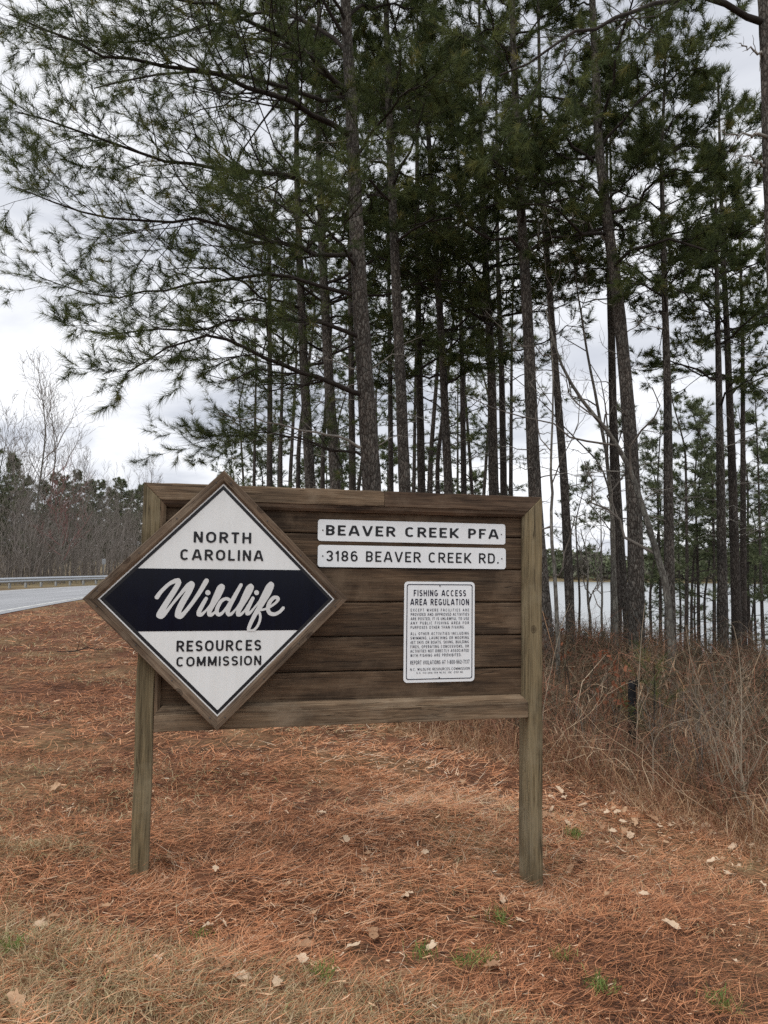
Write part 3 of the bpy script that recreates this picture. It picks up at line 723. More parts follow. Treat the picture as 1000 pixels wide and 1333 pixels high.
# name plates
def plate(xa, xb, zl, zh, body, mode, sp):
    p = flat_poly('name_plate', rrect(xa, xb, zl, zh, 0.016), 0.0335, 0.0370, M['white2'], SIGN, 0.0008)
    lettering(body, xa + 0.046, xb - 0.046, zl + 0.033, zh - 0.031, 0.0322, M['black'], p, mode, sp, gap=0.22)
    for x in (xa + 0.028, xb - 0.026): screw(x, 0.0325, (zl + zh) / 2, p, 0.0048)
    return p
p = plate(0.943, 2.077, 1.741, 1.863, 'BEAVER CREEK PFA', 'scale', 0.092); p['label'] = 'white plate reading BEAVER CREEK PFA'
p = plate(0.945, 2.080, 1.595, 1.719, '3186 BEAVER CREEK RD.', 'scale', 0.077); p['label'] = 'white plate reading 3186 BEAVER CREEK RD.'
# notice
nb_ = flat_poly('notice_plate', rrect(1.452, 1.883, 0.940, 1.517, 0.022), 0.0335, 0.0370, M['white2'], SIGN, 0.0008)
nb_['label'] = 'white regulation notice with thin dark border'
ring_poly('border_line', rrect(1.466, 1.869, 0.957, 1.503, 0.014), rrect(1.471, 1.864, 0.962, 1.498, 0.011), 0.0324, M['ink'], nb_)
xl, xr = 1.491, 1.847
rows = [('FISHING ACCESS', 1.508, 1.828, 1.433, 1.470, 'scale', .088), ('AREA REGULATION', 1.489, 1.847, 1.381, 1.419, 'scale', .088)]
for k, (t, e) in enumerate([('EXCEPT WHERE FACILITIES ARE', xr), ('PROVIDED AND APPROVED ACTIVITIES', xr), ('ARE POSTED, IT IS UNLAWFUL TO USE', xr), ('ANY PUBLIC FISHING AREA FOR', xr), ('PURPOSES OTHER THAN FISHING.', 1.822)]):
    rows.append((t, xl, e, 1.3455 - k * 0.0248, 1.362 - k * 0.0248, 'space', 0.075))
for k, (t, e) in enumerate([('ALL OTHER ACTIVITIES INCLUDING', xr), ('SWIMMING, LAUNCHING OR MOORING', xr), ('JET SKIS OR BOATS, SKIING, BUILDING', xr), ('FIRES, OPERATING CONCESSIONS, OR', xr), ('ACTIVITIES NOT DIRECTLY ASSOCIATED', xr), ('WITH FISHING ARE PROHIBITED.', 1.802)]):
    rows.append((t, xl, e, 1.2105 - k * 0.0248, 1.227 - k * 0.0248, 'space', 0.075))
rows.append(('REPORT VIOLATIONS AT 1-800-662-7137', xl, 1.851, 1.043, 1.066, 'scale', .075))
rows.append(('N.C. WILDLIFE RESOURCES COMMISSION', xl, 1.853, 1.008, 1.023, 'scale', .07))
rows.append(('G.S. 113-264 15A NCAC 10E .0101 NC', 1.529, 1.814, 0.990, 1.000, 'scale', .07))
for t, a, b, zl, zh, mode, off in rows:
    lettering(t, a, b, zl, zh, 0.0322, M['ink'], nb_, mode, off, xs=0.80, gap=0.24, res=12, split=zh - zl > 0.03)
for z in (1.494, 0.966): screw(1.667, 0.0325, z, nb_, 0.005)

# ------------------------------------------------------------------ trees
def pine_limbs(P, R, rng, n2, n3, ntuft, nneed, nlen, nwid, acc_l, acc_n, sec=(0.25, 1.0), bare=0.12):
    """P (B,K,3) primary limbs -> limb tubes, side branches, twigs and needle tufts"""
    V, q = tubes(P, R, 6); acc_l.add(V, [q])
    P2, R2 = spawn(P, R, n2, sec[0], sec[1], 0.40, 0.85, 0.16, 5, rng, 0.5, 0.55, 0.038, 0.45, 0.22, 0.004)
    V, q = tubes(P2, R2, 3); acc_l.add(V, [q])
    P3, R3 = spawn(P2, R2, n3, 0.2, 1.0, 0.42, 0.75, 0.22, 3, rng, 0.6, 0.8, 0.06, 0.35, 0.25, 0.0025)
    V, q = tubes(P3, R3, 3); acc_l.add(V, [q])
    keep = rng.random(len(P3)) > bare
    P3 = P3[keep]
    pos = []; dr = []
    for t in np.linspace(0.45, 1.0, ntuft):
        x = t * (P3.shape[1] - 1); i = min(int(x), P3.shape[1] - 2); f = x - i
        pos.append(P3[:, i] * (1 - f) + P3[:, i + 1] * f); dr.append(nrm(P3[:, i + 1] - P3[:, i] + np.array([0, 0, 0.02]) + rng.normal(0, .02, (len(P3), 3))))
    pos.append(P2[:, -1]); dr.append(nrm(P2[:, -1] - P2[:, -2]))
    pos = np.concatenate(pos); dr = np.concatenate(dr)
    V, F, t = needles((pos, dr), nneed, nlen, nwid, rng)
    acc_n.add(V, [F], t)
def trunk_curve(path, Y, htop, lean_top=0.3):
    """photo path (low to high) at distance Y -> world points from below the ground to the tree's top"""
    pts = np.array([at(x, y, Y) for x, y in path])
    d = pts[1] - pts[0]; d = d / d[2]
    g = float(H(pts[0][0], Y)); k = pts[0][2] - g
    base = pts[0] - d * k * 0.8; base[2] = g; base[1] = Y
    low = base - np.array([0, 0, 0.35])
    d2 = (pts[-1] - pts[-2]); d2 = d2 / max(d2[2], .1)
    allp = [low, base] + list(pts)
    if htop > pts[-1][2] + 0.3: allp.append(np.array([*(pts[-1][:2] + d2[:2] * (htop - pts[-1][2]) * lean_top), htop]))
    return np.array(allp), base
def trunk_mesh(pts, dia, htop, rng, mat, sides=14, wob=0.0):
    n = max(14, int((pts[-1][2] - pts[0][2]) / 0.32))
    P = resample(pts, n); h = P[:, 2] - pts[1][2]
    if wob: P[:, :2] += np.cumsum(rng.normal(0, wob, (n, 2)), 0) * 0.5
    R = dia / 2 * np.clip(1.03 - 0.86 * (np.clip(h, 0, 99) / (htop - pts[1][2])) ** 1.15, 0.06, 2) + dia * 0.16 * np.exp(-np.clip(h, 0, 9) / 0.22)
    V, q = tubes(P[None], R[None], sides)
    V = V.reshape(n, sides, 3); V = P[:, None] + (V - P[:, None]) * (1 + rng.normal(0, 0.03, (n, sides, 1)))
    me = np_mesh('trunk', V.reshape(-1, 3), [q], mat, True)
    return me, P, R
def auto_limbs(P, R, z0, z1, n, len0, len1, rng, K=9, el0=-0.05, el1=0.75, bias=None):
    hs = np.sort(z0 + (z1 - z0) * rng.random(n)); u = (hs - z0) / (z1 - z0)
    az = np.cumsum(rng.normal(2.4, 0.5, n))
    if bias is not None:
        pick = rng.random(n) < bias[1]; az = np.where(pick, bias[0] + rng.normal(0, 0.6, n), az)
    c = np.stack([np.interp(hs, P[:, 2], P[:, k]) for k in range(3)], 1); rr = np.interp(hs, P[:, 2], R)
    ln = (len0 + (len1 - len0) * u) * (0.6 + 0.7 * rng.random(n)); el = el0 + (el1 - el0) * u + rng.normal(0, 0.14, n)
    D = np.stack([np.sin(az) * np.cos(el), np.cos(az) * np.cos(el), np.sin(el)], 1)
    tau = np.linspace(0, 1, K)[None, :, None]
    C = c[:, None] + D[:, None] * (ln[:, None, None] * tau)
    C[:, :, 2] += ln[:, None] * (0.16 * np.sin(tau[..., 0] * 2.6) * (1 - u[:, None]) + 0.06 * tau[..., 0] ** 2)
    J = np.cumsum(rng.normal(0, 0.035, C.shape) * ln[:, None, None], axis=1); J -= J[:, :1]; C += J
    Rl = np.minimum(rr * 0.38, 0.012 + ln * 0.012)[:, None] * (1 - 0.72 * tau[..., 0])
    return C, Rl
def stub_limbs(acc, P, R, z0, z1, n, ln, rng):
    C, Rl = auto_limbs(P, R, z0, z1, n, ln, ln, rng, 6, -0.1, 0.25)
    V, q = tubes(C, Rl * 0.6, 4); acc.add(V, [q])
    C2, R2 = spawn(C, Rl * 0.6, 4, 0.3, 1.0, 0.5, 0.8, 0.0, 5, rng, 0.6, 0.9, 0.06)
    V, q = tubes(C2, R2, 3); acc.add(V, [q])

def shift_mesh(me, base):
    n = len(me.vertices); c = np.zeros(n * 3, np.float32); me.vertices.foreach_get('co', c)
    c = c.reshape(-1, 3) - np.asarray(base, np.float32); me.vertices.foreach_set('co', c.ravel()); me.update()
def pine(label, path, Y, dia, htop, zc, n1, seed, len0=2.6, len1=0.9, n2=8, n3=4, ntuft=2, nneed=13, nlen=0.19, nwid=0.008,
         traced=(), stubs=6, group=None, bias=None, mat='bark', dens1=1.7):
    rng = np.random.default_rng(seed); nneed = int(nneed * 1.35); n1 = int(n1 * dens1); nwid *= 1.48; ntuft = 3
    pts, base = trunk_curve(path, Y, htop)
    t = empty('pine_tree', base); tag(t, label, 'pine tree', group)
    tm, P, R = trunk_mesh(pts, dia, htop, rng, M[mat])
    shift_mesh(tm, base); obj('trunk', tm, t)
    al, an, ad = Acc(), Acc(), Acc()
    C, Rl = auto_limbs(P, R, zc, htop - 0.4, n1, len0, len1, rng, bias=bias)
    pine_limbs(C, Rl, rng, n2, n3, ntuft, nneed, nlen, nwid, al, an)
    top = P[P[:, 2] > htop - 1.6]; top = resample(top, 9)
    pine_limbs(top[None], np.linspace(.03, .008, 9)[None], rng, 9, 3, ntuft, nneed, nlen, nwid, al, an)
    for (lp, r0, dens) in traced:
        c = np.array([at(x, y, Y + dy) for x, y, dy in lp]); c[0] = [np.interp(c[0][2], P[:, 2], P[:, k]) for k in range(3)]
        c = resample(c, 14)
        c[1:-1] += rng.normal(0, 0.03, (12, 3))
        Rr = (r0 * (1 - 0.8 * np.linspace(0, 1, 14) ** 0.8))[None]
        ll, nn_ = Acc(), Acc()
        if dens: pine_limbs(c[None], Rr, rng, int(26 * dens), 6, 3, 34, 0.18, 0.0058, ll, nn_, (0.16, 1.0), 0.06)
        else:
            V, q = tubes(c[None], Rr, 6); ll.add(V, [q])
            C2, R2 = spawn(c[None], Rr, 7, 0.3, 1.0, 0.28, 0.8, 0.0, 5, rng, 0.5, 0.7, 0.06); V, q = tubes(C2, R2, 3); ll.add(V, [q])
        for a in (ll, nn_): a.V = [v - base[None] for v in a.V]
        lo = obj('limb' if dens else 'dead_limb', ll.mesh('limb', M['limb' if dens else 'dead'], True), t); lo['kind'] = 'stuff'
        if dens: obj('needles', nn_.mesh('needles', M['needle']), lo)['kind'] = 'stuff'
    if stubs: stub_limbs(ad, P, R, 2.2, max(zc, 3.5), stubs, 0.9, rng)
    for a in (al, an, ad): a.V = [v - base[None] for v in a.V]
    obj('branches', al.mesh('branches', M['limb'], True), t)['kind'] = 'stuff'
    obj('crown', an.mesh('crown', M['needle']), t)['kind'] = 'stuff'
    if ad.n: obj('dead_branches', ad.mesh('dead_branches', M['dead'], True), t)['kind'] = 'stuff'
    return t

MAIN_LIMBS = [
    ([(447, 178, 0), (420, 155, -.4), (370, 130, -1.0), (320, 108, -1.5), (250, 90, -2), (190, 82, -2.4), (140, 78, -2.7), (75, 55, -2.9), (12, 18, -3)], 0.055, 1.25),
    ([(455, 260, 0), (415, 238, -.3), (360, 222, -.7), (300, 220, -1.1), (235, 220, -1.5), (120, 180, -2), (20, 145, -2.3)], 0.05, 1.2),
    ([(458, 330, 0), (425, 335, -.3), (380, 320, -.7), (320, 302, -1.2), (275, 292, -1.6), (210, 292, -2.0), (120, 285, -2.3), (25, 245, -2.5)], 0.045, 1.1),
    ([(462, 385, 0), (420, 372, .1), (350, 355, .3), (280, 362, .4), (215, 380, .3), (150, 392, .2), (50, 360, 0)], 0.042, 1.0),
    ([(467, 440, 0), (425, 418, -.4), (350, 410, -1), (280, 425, -1.5), (200, 432, -2), (110, 430, -2.3)], 0.04, 0.45),
    ([(478, 515, 0), (433, 499, -.4), (396, 483, -.8), (350, 471, -1.2), (309, 450, -1.5), (280, 432, -1.8), (225, 445, -2.2), (165, 485, -2.5)], 0.05, 1.0),
    ([(474, 582, 0), (438, 568, -.2), (392, 558, -.4), (332, 547, -.6), (285, 538, -.8)], 0.028, 0),
    ([(476, 600, 0), (445, 588, .3), (405, 577, .7), (345, 560, 1.2), (290, 572, 1.6), (245, 580, 1.8)], 0.03, 0.9),
    ([(449, 120, 0), (420, 85, -.6), (370, 50, -1.4), (310, 20, -2.2), (240, 0, -3), (150, -30, -3.5)], 0.05, 1.2),
    ([(452, 70, 0), (400, 20, .5), (340, 10, 1.2), (250, 40, 1.6), (160, 60, 1.8), (60, 40, 2)], 0.045, 1.1),
    ([(455, 215, 0), (490, 160, -.6), (530, 120, -1.2), (580, 90, -1.6)], 0.035, 0.8),
    ([(462, 350, 0), (430, 300, -1), (400, 280, -2), (370, 270, -3), (345, 262, -3.8)], 0.035, 0.8)]
pine('largest pine, straddling the sign top, with long limbs reaching left over the road side', [(484, 632), (476, 500), (468, 380), (462, 250), (457, 125), (450, 20)], 12.8, 0.35, 17.5, 9.0, 13, 11,
     3.4, 1.2, 10, 5, 3, 16, 0.18, 0.006, MAIN_LIMBS, 8, bias=(-1.4, 0.25))
pine('slim pine just right of the largest pine behind the sign', [(527, 635), (521, 480), (514, 330), (507, 150), (503, 30)], 15, 0.26, 18, 8.0, 17, 12, 2.4, 1.0, 8, 5, 2, 15)
pine('pine with low dense dark green foliage, above the name plates', [(584, 640), (576, 460), (563, 260), (552, 80)], 18.5, 0.24, 19, 5.9, 26, 13, 2.5, 1.0, 9, 5, 3, 13, 0.2, 0.009, stubs=4)
pine('pine behind the sign, second trunk left of the largest pine', [(404, 632), (396, 480), (391, 360), (386, 220)], 19, 0.30, 17, 6.6, 18, 14, 2.8, 1.0, 8, 4, 2, 13, 0.2, 0.009)
pine('pine behind the sign, next trunk left of the largest pine', [(437, 632), (428, 490), (421, 350), (415, 200)], 17.5, 0.29, 18, 7.2, 18, 15, 2.8, 1.0, 8, 4, 2, 13, 0.2, 0.009)
pine('thin pine half hidden behind the left side of the largest pine', [(459, 640), (457, 450), (455, 300)], 23, 0.25, 18, 7.5, 13, 16, 2.6, 1.0, 7, 4, 2, 11, 0.21, 0.011, mat='bark_far')
pine('dark pine between the slim pine and the dense green pine', [(549, 640), (546, 480), (543, 300)], 21, 0.26, 18, 7.0, 15, 17, 2.6, 1.0, 7, 4, 2, 11, 0.21, 0.011, mat='bark_far')
pine('narrow pine above the left end of the name plates, far behind', [(509, 640), (508, 480), (505, 300)], 26, 0.23, 18, 8, 12, 18, 2.6, 1.0, 7, 4, 2, 10, 0.22, 0.012, mat='bark_far')
pine('narrow dark pine right of the dense green pine', [(604, 640), (602, 480), (597, 320)], 25, 0.23, 18, 7.5, 13, 19, 2.6, 1.0, 7, 4, 2, 10, 0.22, 0.012, mat='bark_far')
pine('thick brown pine left in the close pair above the plate ends', [(643, 640), (640, 480), (632, 340), (626, 200)], 19, 0.29, 17, 6.8, 19, 20, 2.9, 1.0, 8, 4, 2, 13, 0.2, 0.009)
pine('thinner pine right in the close pair above the plate ends', [(656, 640), (653, 480), (648, 340)], 23, 0.25, 18, 8, 12, 21, 2.6, 1.0, 7, 4, 2, 11, 0.21, 0.011, mat='bark_far')
pine('dark pine rising right behind the right sign post', [(711, 825), (703, 730), (696, 640), (688, 430), (676, 230), (668, 60)], 15, 0.29, 17, 7.6, 19, 22, 2.8, 1.0, 8, 5, 2, 15, stubs=9)
pine('slender curved pine standing alone just right of the sign', [(743, 815), (735, 627), (725, 505), (717, 400), (708, 275), (703, 150)], 17, 0.21, 17, 8.2, 14, 23, 2.3, 1.0, 8, 4, 2, 13, 0.2, 0.009, stubs=8, dens1=1.3)
pine('thick pine right of the sign whose bare trunk leans left as it rises', [(829, 840), (828, 715), (821, 570), (806, 400), (790, 280), (780, 200), (776, 100), (771, 0)], 14.5, 0.31, 17, 7.4, 17, 24, 2.8, 1.1, 8, 5, 2, 15,
     traced=[([(785, 262, 0), (760, 235, -.2), (735, 232, -.5), (700, 245, -.8), (660, 230, -1)], .035, .6), ([(795, 320, 0), (765, 290, .2), (735, 275, .6), (710, 250, 1)], .03, 0), ([(790, 262, 0), (815, 240, -.4), (835, 205, -.8), (850, 170, -1)], .03, .7)], stubs=9, dens1=1.35)
pine('thin dark straight pine left of the thick leaning pine', [(803, 800), (799, 645), (796, 500), (792, 340)], 20, 0.20, 16, 8.3, 11, 25, 2.2, .9, 7, 4, 2, 12, 0.2, 0.01, mat='bark_far', dens1=1.2)
pine('thin grey pine tight against the leaning pine on its left', [(816, 812), (806, 660), (800, 540), (797, 380)], 18, 0.165, 14, 7.6, 10, 26, 2.0, .8, 7, 4, 2, 12, 0.2, 0.01, stubs=7, dens1=1.1)
pine('straight tall pine with a bright green top, right of the leaning pine', [(873, 860), (871, 700), (869, 500), (864, 330), (861, 200), (866, 100)], 15.5, 0.225, 12.8, 6.8, 20, 27, 2.9, 1.5, 8, 5, 2, 16, stubs=12, dens1=1.5)
pine('pine with short open crown, leftmost of three near the right edge', [(941, 800), (938, 600), (934, 400), (932, 290)], 18, 0.25, 11.6, 5.2, 22, 28, 1.9, 0.6, 7, 4, 2, 13, 0.18, 0.009, stubs=8, dens1=1)
pine('pine with forked dead limbs, middle of three near the right edge', [(959, 805), (953, 600), (946, 420), (941, 320)], 20, 0.26, 15.0, 5.5, 24, 29, 2.3, 1.0, 7, 4, 2, 12, 0.19, 0.01, stubs=12, mat='bark_far', dens1=1)
pine('thinnest pine of three near the right edge', [(968, 800), (967, 450), (963, 300), (957, 210)], 21, 0.19, 13, 6, 18, 30, 1.8, 0.6, 7, 4, 2, 12, 0.19, 0.01, mat='bark_far', dens1=0.9)
pine('big near pine trunk cut by the right picture edge', [(1034, 950), (1018, 500), (1013, 400), (1007, 275), (1003, 175), (1000, 75), (995, 5)], 11, 0.37, 16, 9.8, 11, 31, 3.0, 1.2, 8, 5, 3, 15, 0.18, 0.007,
     traced=[([(994, 30, 0), (965, 12, -.2), (930, -4, -.5), (890, -8, -.9), (850, 2, -1.3), (785, 28, -1.7), (720, 62, -2), (650, 98, -2.2)], .055, .35), ([(996, 75, 0), (975, 66, -.1), (962, 56, -.2)], .03, 0), ([(999, 178, 0), (970, 175, -.2), (935, 172, -.3)], .03, 0), ([(1003, 214, 0), (982, 210, -.2), (958, 202, -.4)], .028, 0)], stubs=3)

# bare leaning hardwoods beside the pines
def hardwood(name, label, path, Y, dia, seed, mat='bark_grey', tw='twig', group=None, levels=(7, 5, 4), ext=0.0, lf=0.45, cat='tree'):
    rng = np.random.default_rng(seed)
    pts = np.array([at(x, y, Y + (dy[0] if dy else 0)) for x, y, *dy in path]); g = float(H(pts[0][0], pts[0][1]))
    pts = np.vstack([[pts[0][0], pts[0][1], g - 0.2], pts]) if pts[0][2] > g + .15 else pts
    base = np.array([pts[0][0], pts[0][1], g])
    t = empty(name, base); tag(t, label, cat, group)
    P = resample(pts, 22); P[1:] += np.cumsum(rng.normal(0, 0.012, (21, 3)), 0)
    R = dia / 2 * (1 - 0.8 * np.linspace(0, 1, 22))
    V, q = tubes(P[None], R[None], 9); obj('trunk', np_mesh('trunk', V - base, [q], M[mat], True), t)
    al = Acc(); C, Rr = P[None], R[None]
    for k, n in enumerate(levels):
        C, Rr = spawn(C, Rr, n, 0.35 if k == 0 else 0.2, 1.0, lf, 0.75, 0.12, 7 - k, rng, 0.55, 1.2, 0.06, 0.35, 0.25, 0.003)
        V, q = tubes(C, Rr, 5 if k == 0 else 3); al.add(V - base, [q])
    obj('crown', al.mesh('crown', M[tw], True), t)['kind'] = 'stuff'
    return t
hardwood('bare_tree', 'bare hardwood trunk curving left across the thick leaning pine', [(874, 830), (872, 790), (863, 743), (846, 704), (832, 645), (804, 571), (772, 536), (741, 498), (725, 452), (712, 400)], 13.6, 0.16, 41, levels=(6, 5, 4), lf=.3)
hardwood('bare_tree', 'bare hardwood with grey trunk leaning left behind the thin pines', [(800, 800), (797, 645), (786, 575), (769, 487), (755, 410), (742, 330)], 16.5, 0.13, 42, levels=(7, 5, 4), lf=.32)
hardwood('bare_tree', 'pale slim bare tree right beside the right sign post', [(727, 850), (722, 740), (719, 640), (718, 520), (716, 430)], 12.5, 0.085, 43, levels=(7, 5, 4), lf=.28)
hardwood('bare_tree', 'small forked bare tree on the lake bank left of the thin pines', [(768, 800), (766, 770), (767, 745), (763, 715), (757, 690)], 26, 0.14, 44, 'bark_grey', 'twig', None, (6, 5, 3), lf=.5)
hardwood('bare_tree', 'thin upright bare tree on the lake bank against the water', [(784, 800), (784, 750), (782, 700), (780, 650)], 28, 0.12, 45, 'bark_grey', 'twig', None, (7, 5, 3), lf=.35)
hardwood('bare_tree', 'bare branch arching left from the thin dark pine', [(795, 640), (786, 601), (765, 589), (737, 561), (702, 519), (657, 480)], 19.6, 0.08, 46, levels=(6, 4, 3), lf=.25)

# ---- shared background trees: built once, copied
def copy_tree(o, loc, rz, scale=1.0):
    c = o.copy(); COL.objects.link(c); c.location = loc; c.rotation_euler = (0, 0, rz); c.scale = (scale,) * 3
    for ch in o.children:
        d = ch.copy(); COL.objects.link(d); d.parent = c
    return c
def proto_pine(seed, ht, zc, dia, n1, len0, far=False, nn=12, nl=0.22, nw=None):
    rng = np.random.default_rng(seed)
    t = empty('pine_tree')
    pts = np.array([(0, 0, -0.6), (0, 0, 0), (rng.normal(0, .1), rng.normal(0, .1), ht * .4), (rng.normal(0, .3), rng.normal(0, .3), ht * .75), (rng.normal(0, .4), rng.normal(0, .4), ht)])
    tm, P, R = trunk_mesh(pts, dia, ht, rng, M['bark_far'], 8); obj('trunk', tm, t)
    al, an = Acc(), Acc()
    C, Rl = auto_limbs(P, R, zc, ht - 0.3, n1, len0, 0.6, rng, 7)
    nw = nw or (0.017 if not far else 0.019)
    pine_limbs(C, Rl, rng, 6, 3, 2, nn, nl, nw, al, an)
    top = resample(P[P[:, 2] > ht - 1.5], 7); pine_limbs(top[None], np.linspace(.03, .008, 7)[None], rng, 8, 3, 2, nn, nl, nw, al, an)
    stub_limbs(al, P, R, 2.5, zc, 6, 0.9, rng)
    obj('branches', al.mesh('branches', M['limb'], True), t)['kind'] = 'stuff'
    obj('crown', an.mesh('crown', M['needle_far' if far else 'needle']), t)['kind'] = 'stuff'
    return t
def proto_bare(seed, ht, dia, tw, levels=(11, 6, 5), lf=0.42, t0=0.25, kids=1):
    rng = np.random.default_rng(seed); t = empty('bare_tree')
    pts = np.array([(0, 0, -.5), (0, 0, 0), (rng.normal(0, .2), rng.normal(0, .2), ht * .35), (rng.normal(0, .5), rng.normal(0, .5), ht * .7), (rng.normal(0, .7), rng.normal(0, .7), ht)])
    P = resample(pts, 20); R = dia / 2 * (1 - 0.88 * np.linspace(0, 1, 20))
    V, q = tubes(P[None], R[None], 7); obj('trunk', np_mesh('trunk', V, [q], M['bark_grey'], True), t)
    al = Acc(); C, Rr = P[None], R[None]
    for k, n in enumerate(levels):
        C, Rr = spawn(C, Rr, n, t0 if k == 0 else .15, 1.0, lf if k == 0 else .5, 0.62 if k == 0 else .7, 0.25, 6 - k, rng, 0.5, 1.3, 0.05, 0.55, 0.2, 0.015 if k else .022)
        V, q = tubes(C, Rr, 4 if k == 0 else 3); al.add(V, [q])
    obj('crown', al.mesh('crown', M[tw], True), t)['kind'] = 'stuff'; return t
ORD = 'leftmost second third fourth fifth sixth seventh eighth ninth tenth eleventh twelfth thirteenth fourteenth fifteenth sixteenth seventeenth eighteenth nineteenth'.split()
def ordinals(spots, text):
    rk = np.argsort(np.argsort([q[0] for q in spots]))
    return [(ORD[r] + (' from the left' if r else '') + ' ' + text) for r in rk]
def place(protos, spots, label, cat, group, rng):
    used = set()
    for k, (px, py_, Y, sc_, v) in enumerate(spots):
        p = at(px, 738, Y); loc = (p[0], Y, float(H(p[0], Y)))
        o = protos[v]
        if v in used: o = copy_tree(o, loc, rng.random() * 6.28, sc_)
        else: o.location = loc; o.rotation_euler = (0, 0, rng.random() * 6.28); o.scale = (sc_,) * 3; used.add(v)
        tag(o, label[k] if isinstance(label, list) else label, cat, group)
rb = np.random.default_rng(5)
PP = [proto_pine(61, 18, 7.5, 0.27, 18, 2.6), proto_pine(62, 17, 8.5, 0.24, 16, 2.3), proto_pine(63, 16, 6.5, 0.22, 20, 2.2)]
spots = [(351, 0, 28, 1, 0), (367, 0, 32, .95, 1), (388, 0, 30, 1, 2), (373, 0, 40, 1.0, 0), (330, 0, 38, .9, 1), (470, 0, 36, 1, 2), (533, 0, 33, 1, 1), (560, 0, 30, 1, 0), (617, 0, 32, 1, 2),
         (628, 0, 38, 1, 0), (668, 0, 30, 1, 1), (592, 0, 42, 1, 1), (490, 0, 42, 1.05, 0), (420, 0, 34, 1, 0), (445, 0, 44, 1, 2), (310, 0, 46, .95, 2), (575, 0, 27, .95, 2)]
place(PP, spots, ordinals(spots, 'of the thin background pines seen above the sign'), 'pine tree', 'background pines above the sign', rb)
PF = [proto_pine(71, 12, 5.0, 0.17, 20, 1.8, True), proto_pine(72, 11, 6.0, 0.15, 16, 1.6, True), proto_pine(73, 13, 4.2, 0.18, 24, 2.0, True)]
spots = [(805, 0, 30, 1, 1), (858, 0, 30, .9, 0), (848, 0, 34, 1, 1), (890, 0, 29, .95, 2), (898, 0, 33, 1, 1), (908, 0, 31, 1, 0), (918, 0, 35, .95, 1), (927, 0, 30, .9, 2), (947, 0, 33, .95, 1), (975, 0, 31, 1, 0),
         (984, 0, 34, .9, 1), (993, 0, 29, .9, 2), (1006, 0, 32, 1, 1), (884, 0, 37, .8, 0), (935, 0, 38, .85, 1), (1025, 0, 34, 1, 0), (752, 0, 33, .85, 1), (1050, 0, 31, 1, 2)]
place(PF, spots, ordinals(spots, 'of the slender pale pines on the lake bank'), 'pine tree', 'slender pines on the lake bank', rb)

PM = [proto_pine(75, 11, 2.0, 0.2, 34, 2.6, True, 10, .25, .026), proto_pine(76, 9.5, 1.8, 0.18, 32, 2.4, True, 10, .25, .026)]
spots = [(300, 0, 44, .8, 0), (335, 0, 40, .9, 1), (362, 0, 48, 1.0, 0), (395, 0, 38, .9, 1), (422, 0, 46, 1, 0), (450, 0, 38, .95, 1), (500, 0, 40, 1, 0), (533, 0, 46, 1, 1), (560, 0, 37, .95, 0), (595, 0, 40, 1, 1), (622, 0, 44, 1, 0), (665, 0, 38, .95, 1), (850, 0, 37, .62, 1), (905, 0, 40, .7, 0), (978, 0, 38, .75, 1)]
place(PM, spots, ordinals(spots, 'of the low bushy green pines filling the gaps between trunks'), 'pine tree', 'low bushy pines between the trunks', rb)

# left forest across the road
PB = [proto_bare(81, 13, 0.24, 'twig'), proto_bare(82, 11, 0.2, 'twig_pale'), proto_bare(83, 9, 0.2, 'twig'), proto_bare(84, 8, 0.18, 'twig_red', (14, 6, 5))]
bs = []
for px in np.linspace(-90, 205, 40):
    Y = 52 + rb.random() * 26 + max(0, px) * 0.2
    bs.append((px + rb.normal(0, 4), 0, Y, 0.62 + 0.36 * rb.random(), int(rb.integers(0, 3))))
place(PB, bs, 'bare grey tree in the wood across the road, left of the sign', 'tree', 'bare trees across the road', rb)
o = PB[3]; p = at(85, 738, 58); o.location = (p[0], 58, float(H(p[0], 58))); o.scale = (0.9, 0.9, .9); tag(o, 'bare tree with reddish twigs in the wood across the road', 'tree')
TB = [proto_bare(85, 17, 0.26, 'twig_pale', (14, 6, 4), 0.3, 0.4)]
place(TB, [(42, 0, 60, 1.0, 0), (58, 0, 66, 0.93, 0)], ['tallest bare tree standing above the wood across the road', 'second tall bare tree right beside the tallest one across the road'], 'tree', 'tall bare trees across the road', rb)
PL = [proto_pine(91, 16, 2.0, 0.3, 80, 3.4, True, 9, .36, .055), proto_pine(92, 15, 1.6, 0.3, 80, 3.6, True, 9, .36, .055)]
ls = [(-24, 0, 62, .88, 0), (-52, 0, 58, 1.0, 1), (14, 0, 74, .80, 1), (30, 0, 80, .66, 0), (50, 0, 84, .70, 1), (66, 0, 88, .74, 0), (82, 0, 92, .80, 1), (96, 0, 96, .82, 0), (112, 0, 102, .84, 1), (128, 0, 104, .80, 0), (142, 0, 110, .82, 1), (156, 0, 112, .86, 0), (170, 0, 116, .84, 1), (184, 0, 118, .86, 0), (200, 0, 118, .84, 1), (216, 0, 112, .8, 0), (120, 0, 120, .95, 1), (150, 0, 124, .96, 0), (176, 0, 128, .97, 1)]
place(PL, ls, ordinals(ls, 'of the green pines in the wood across the road'), 'pine tree', 'pines at the back of the wood across the road', rb)

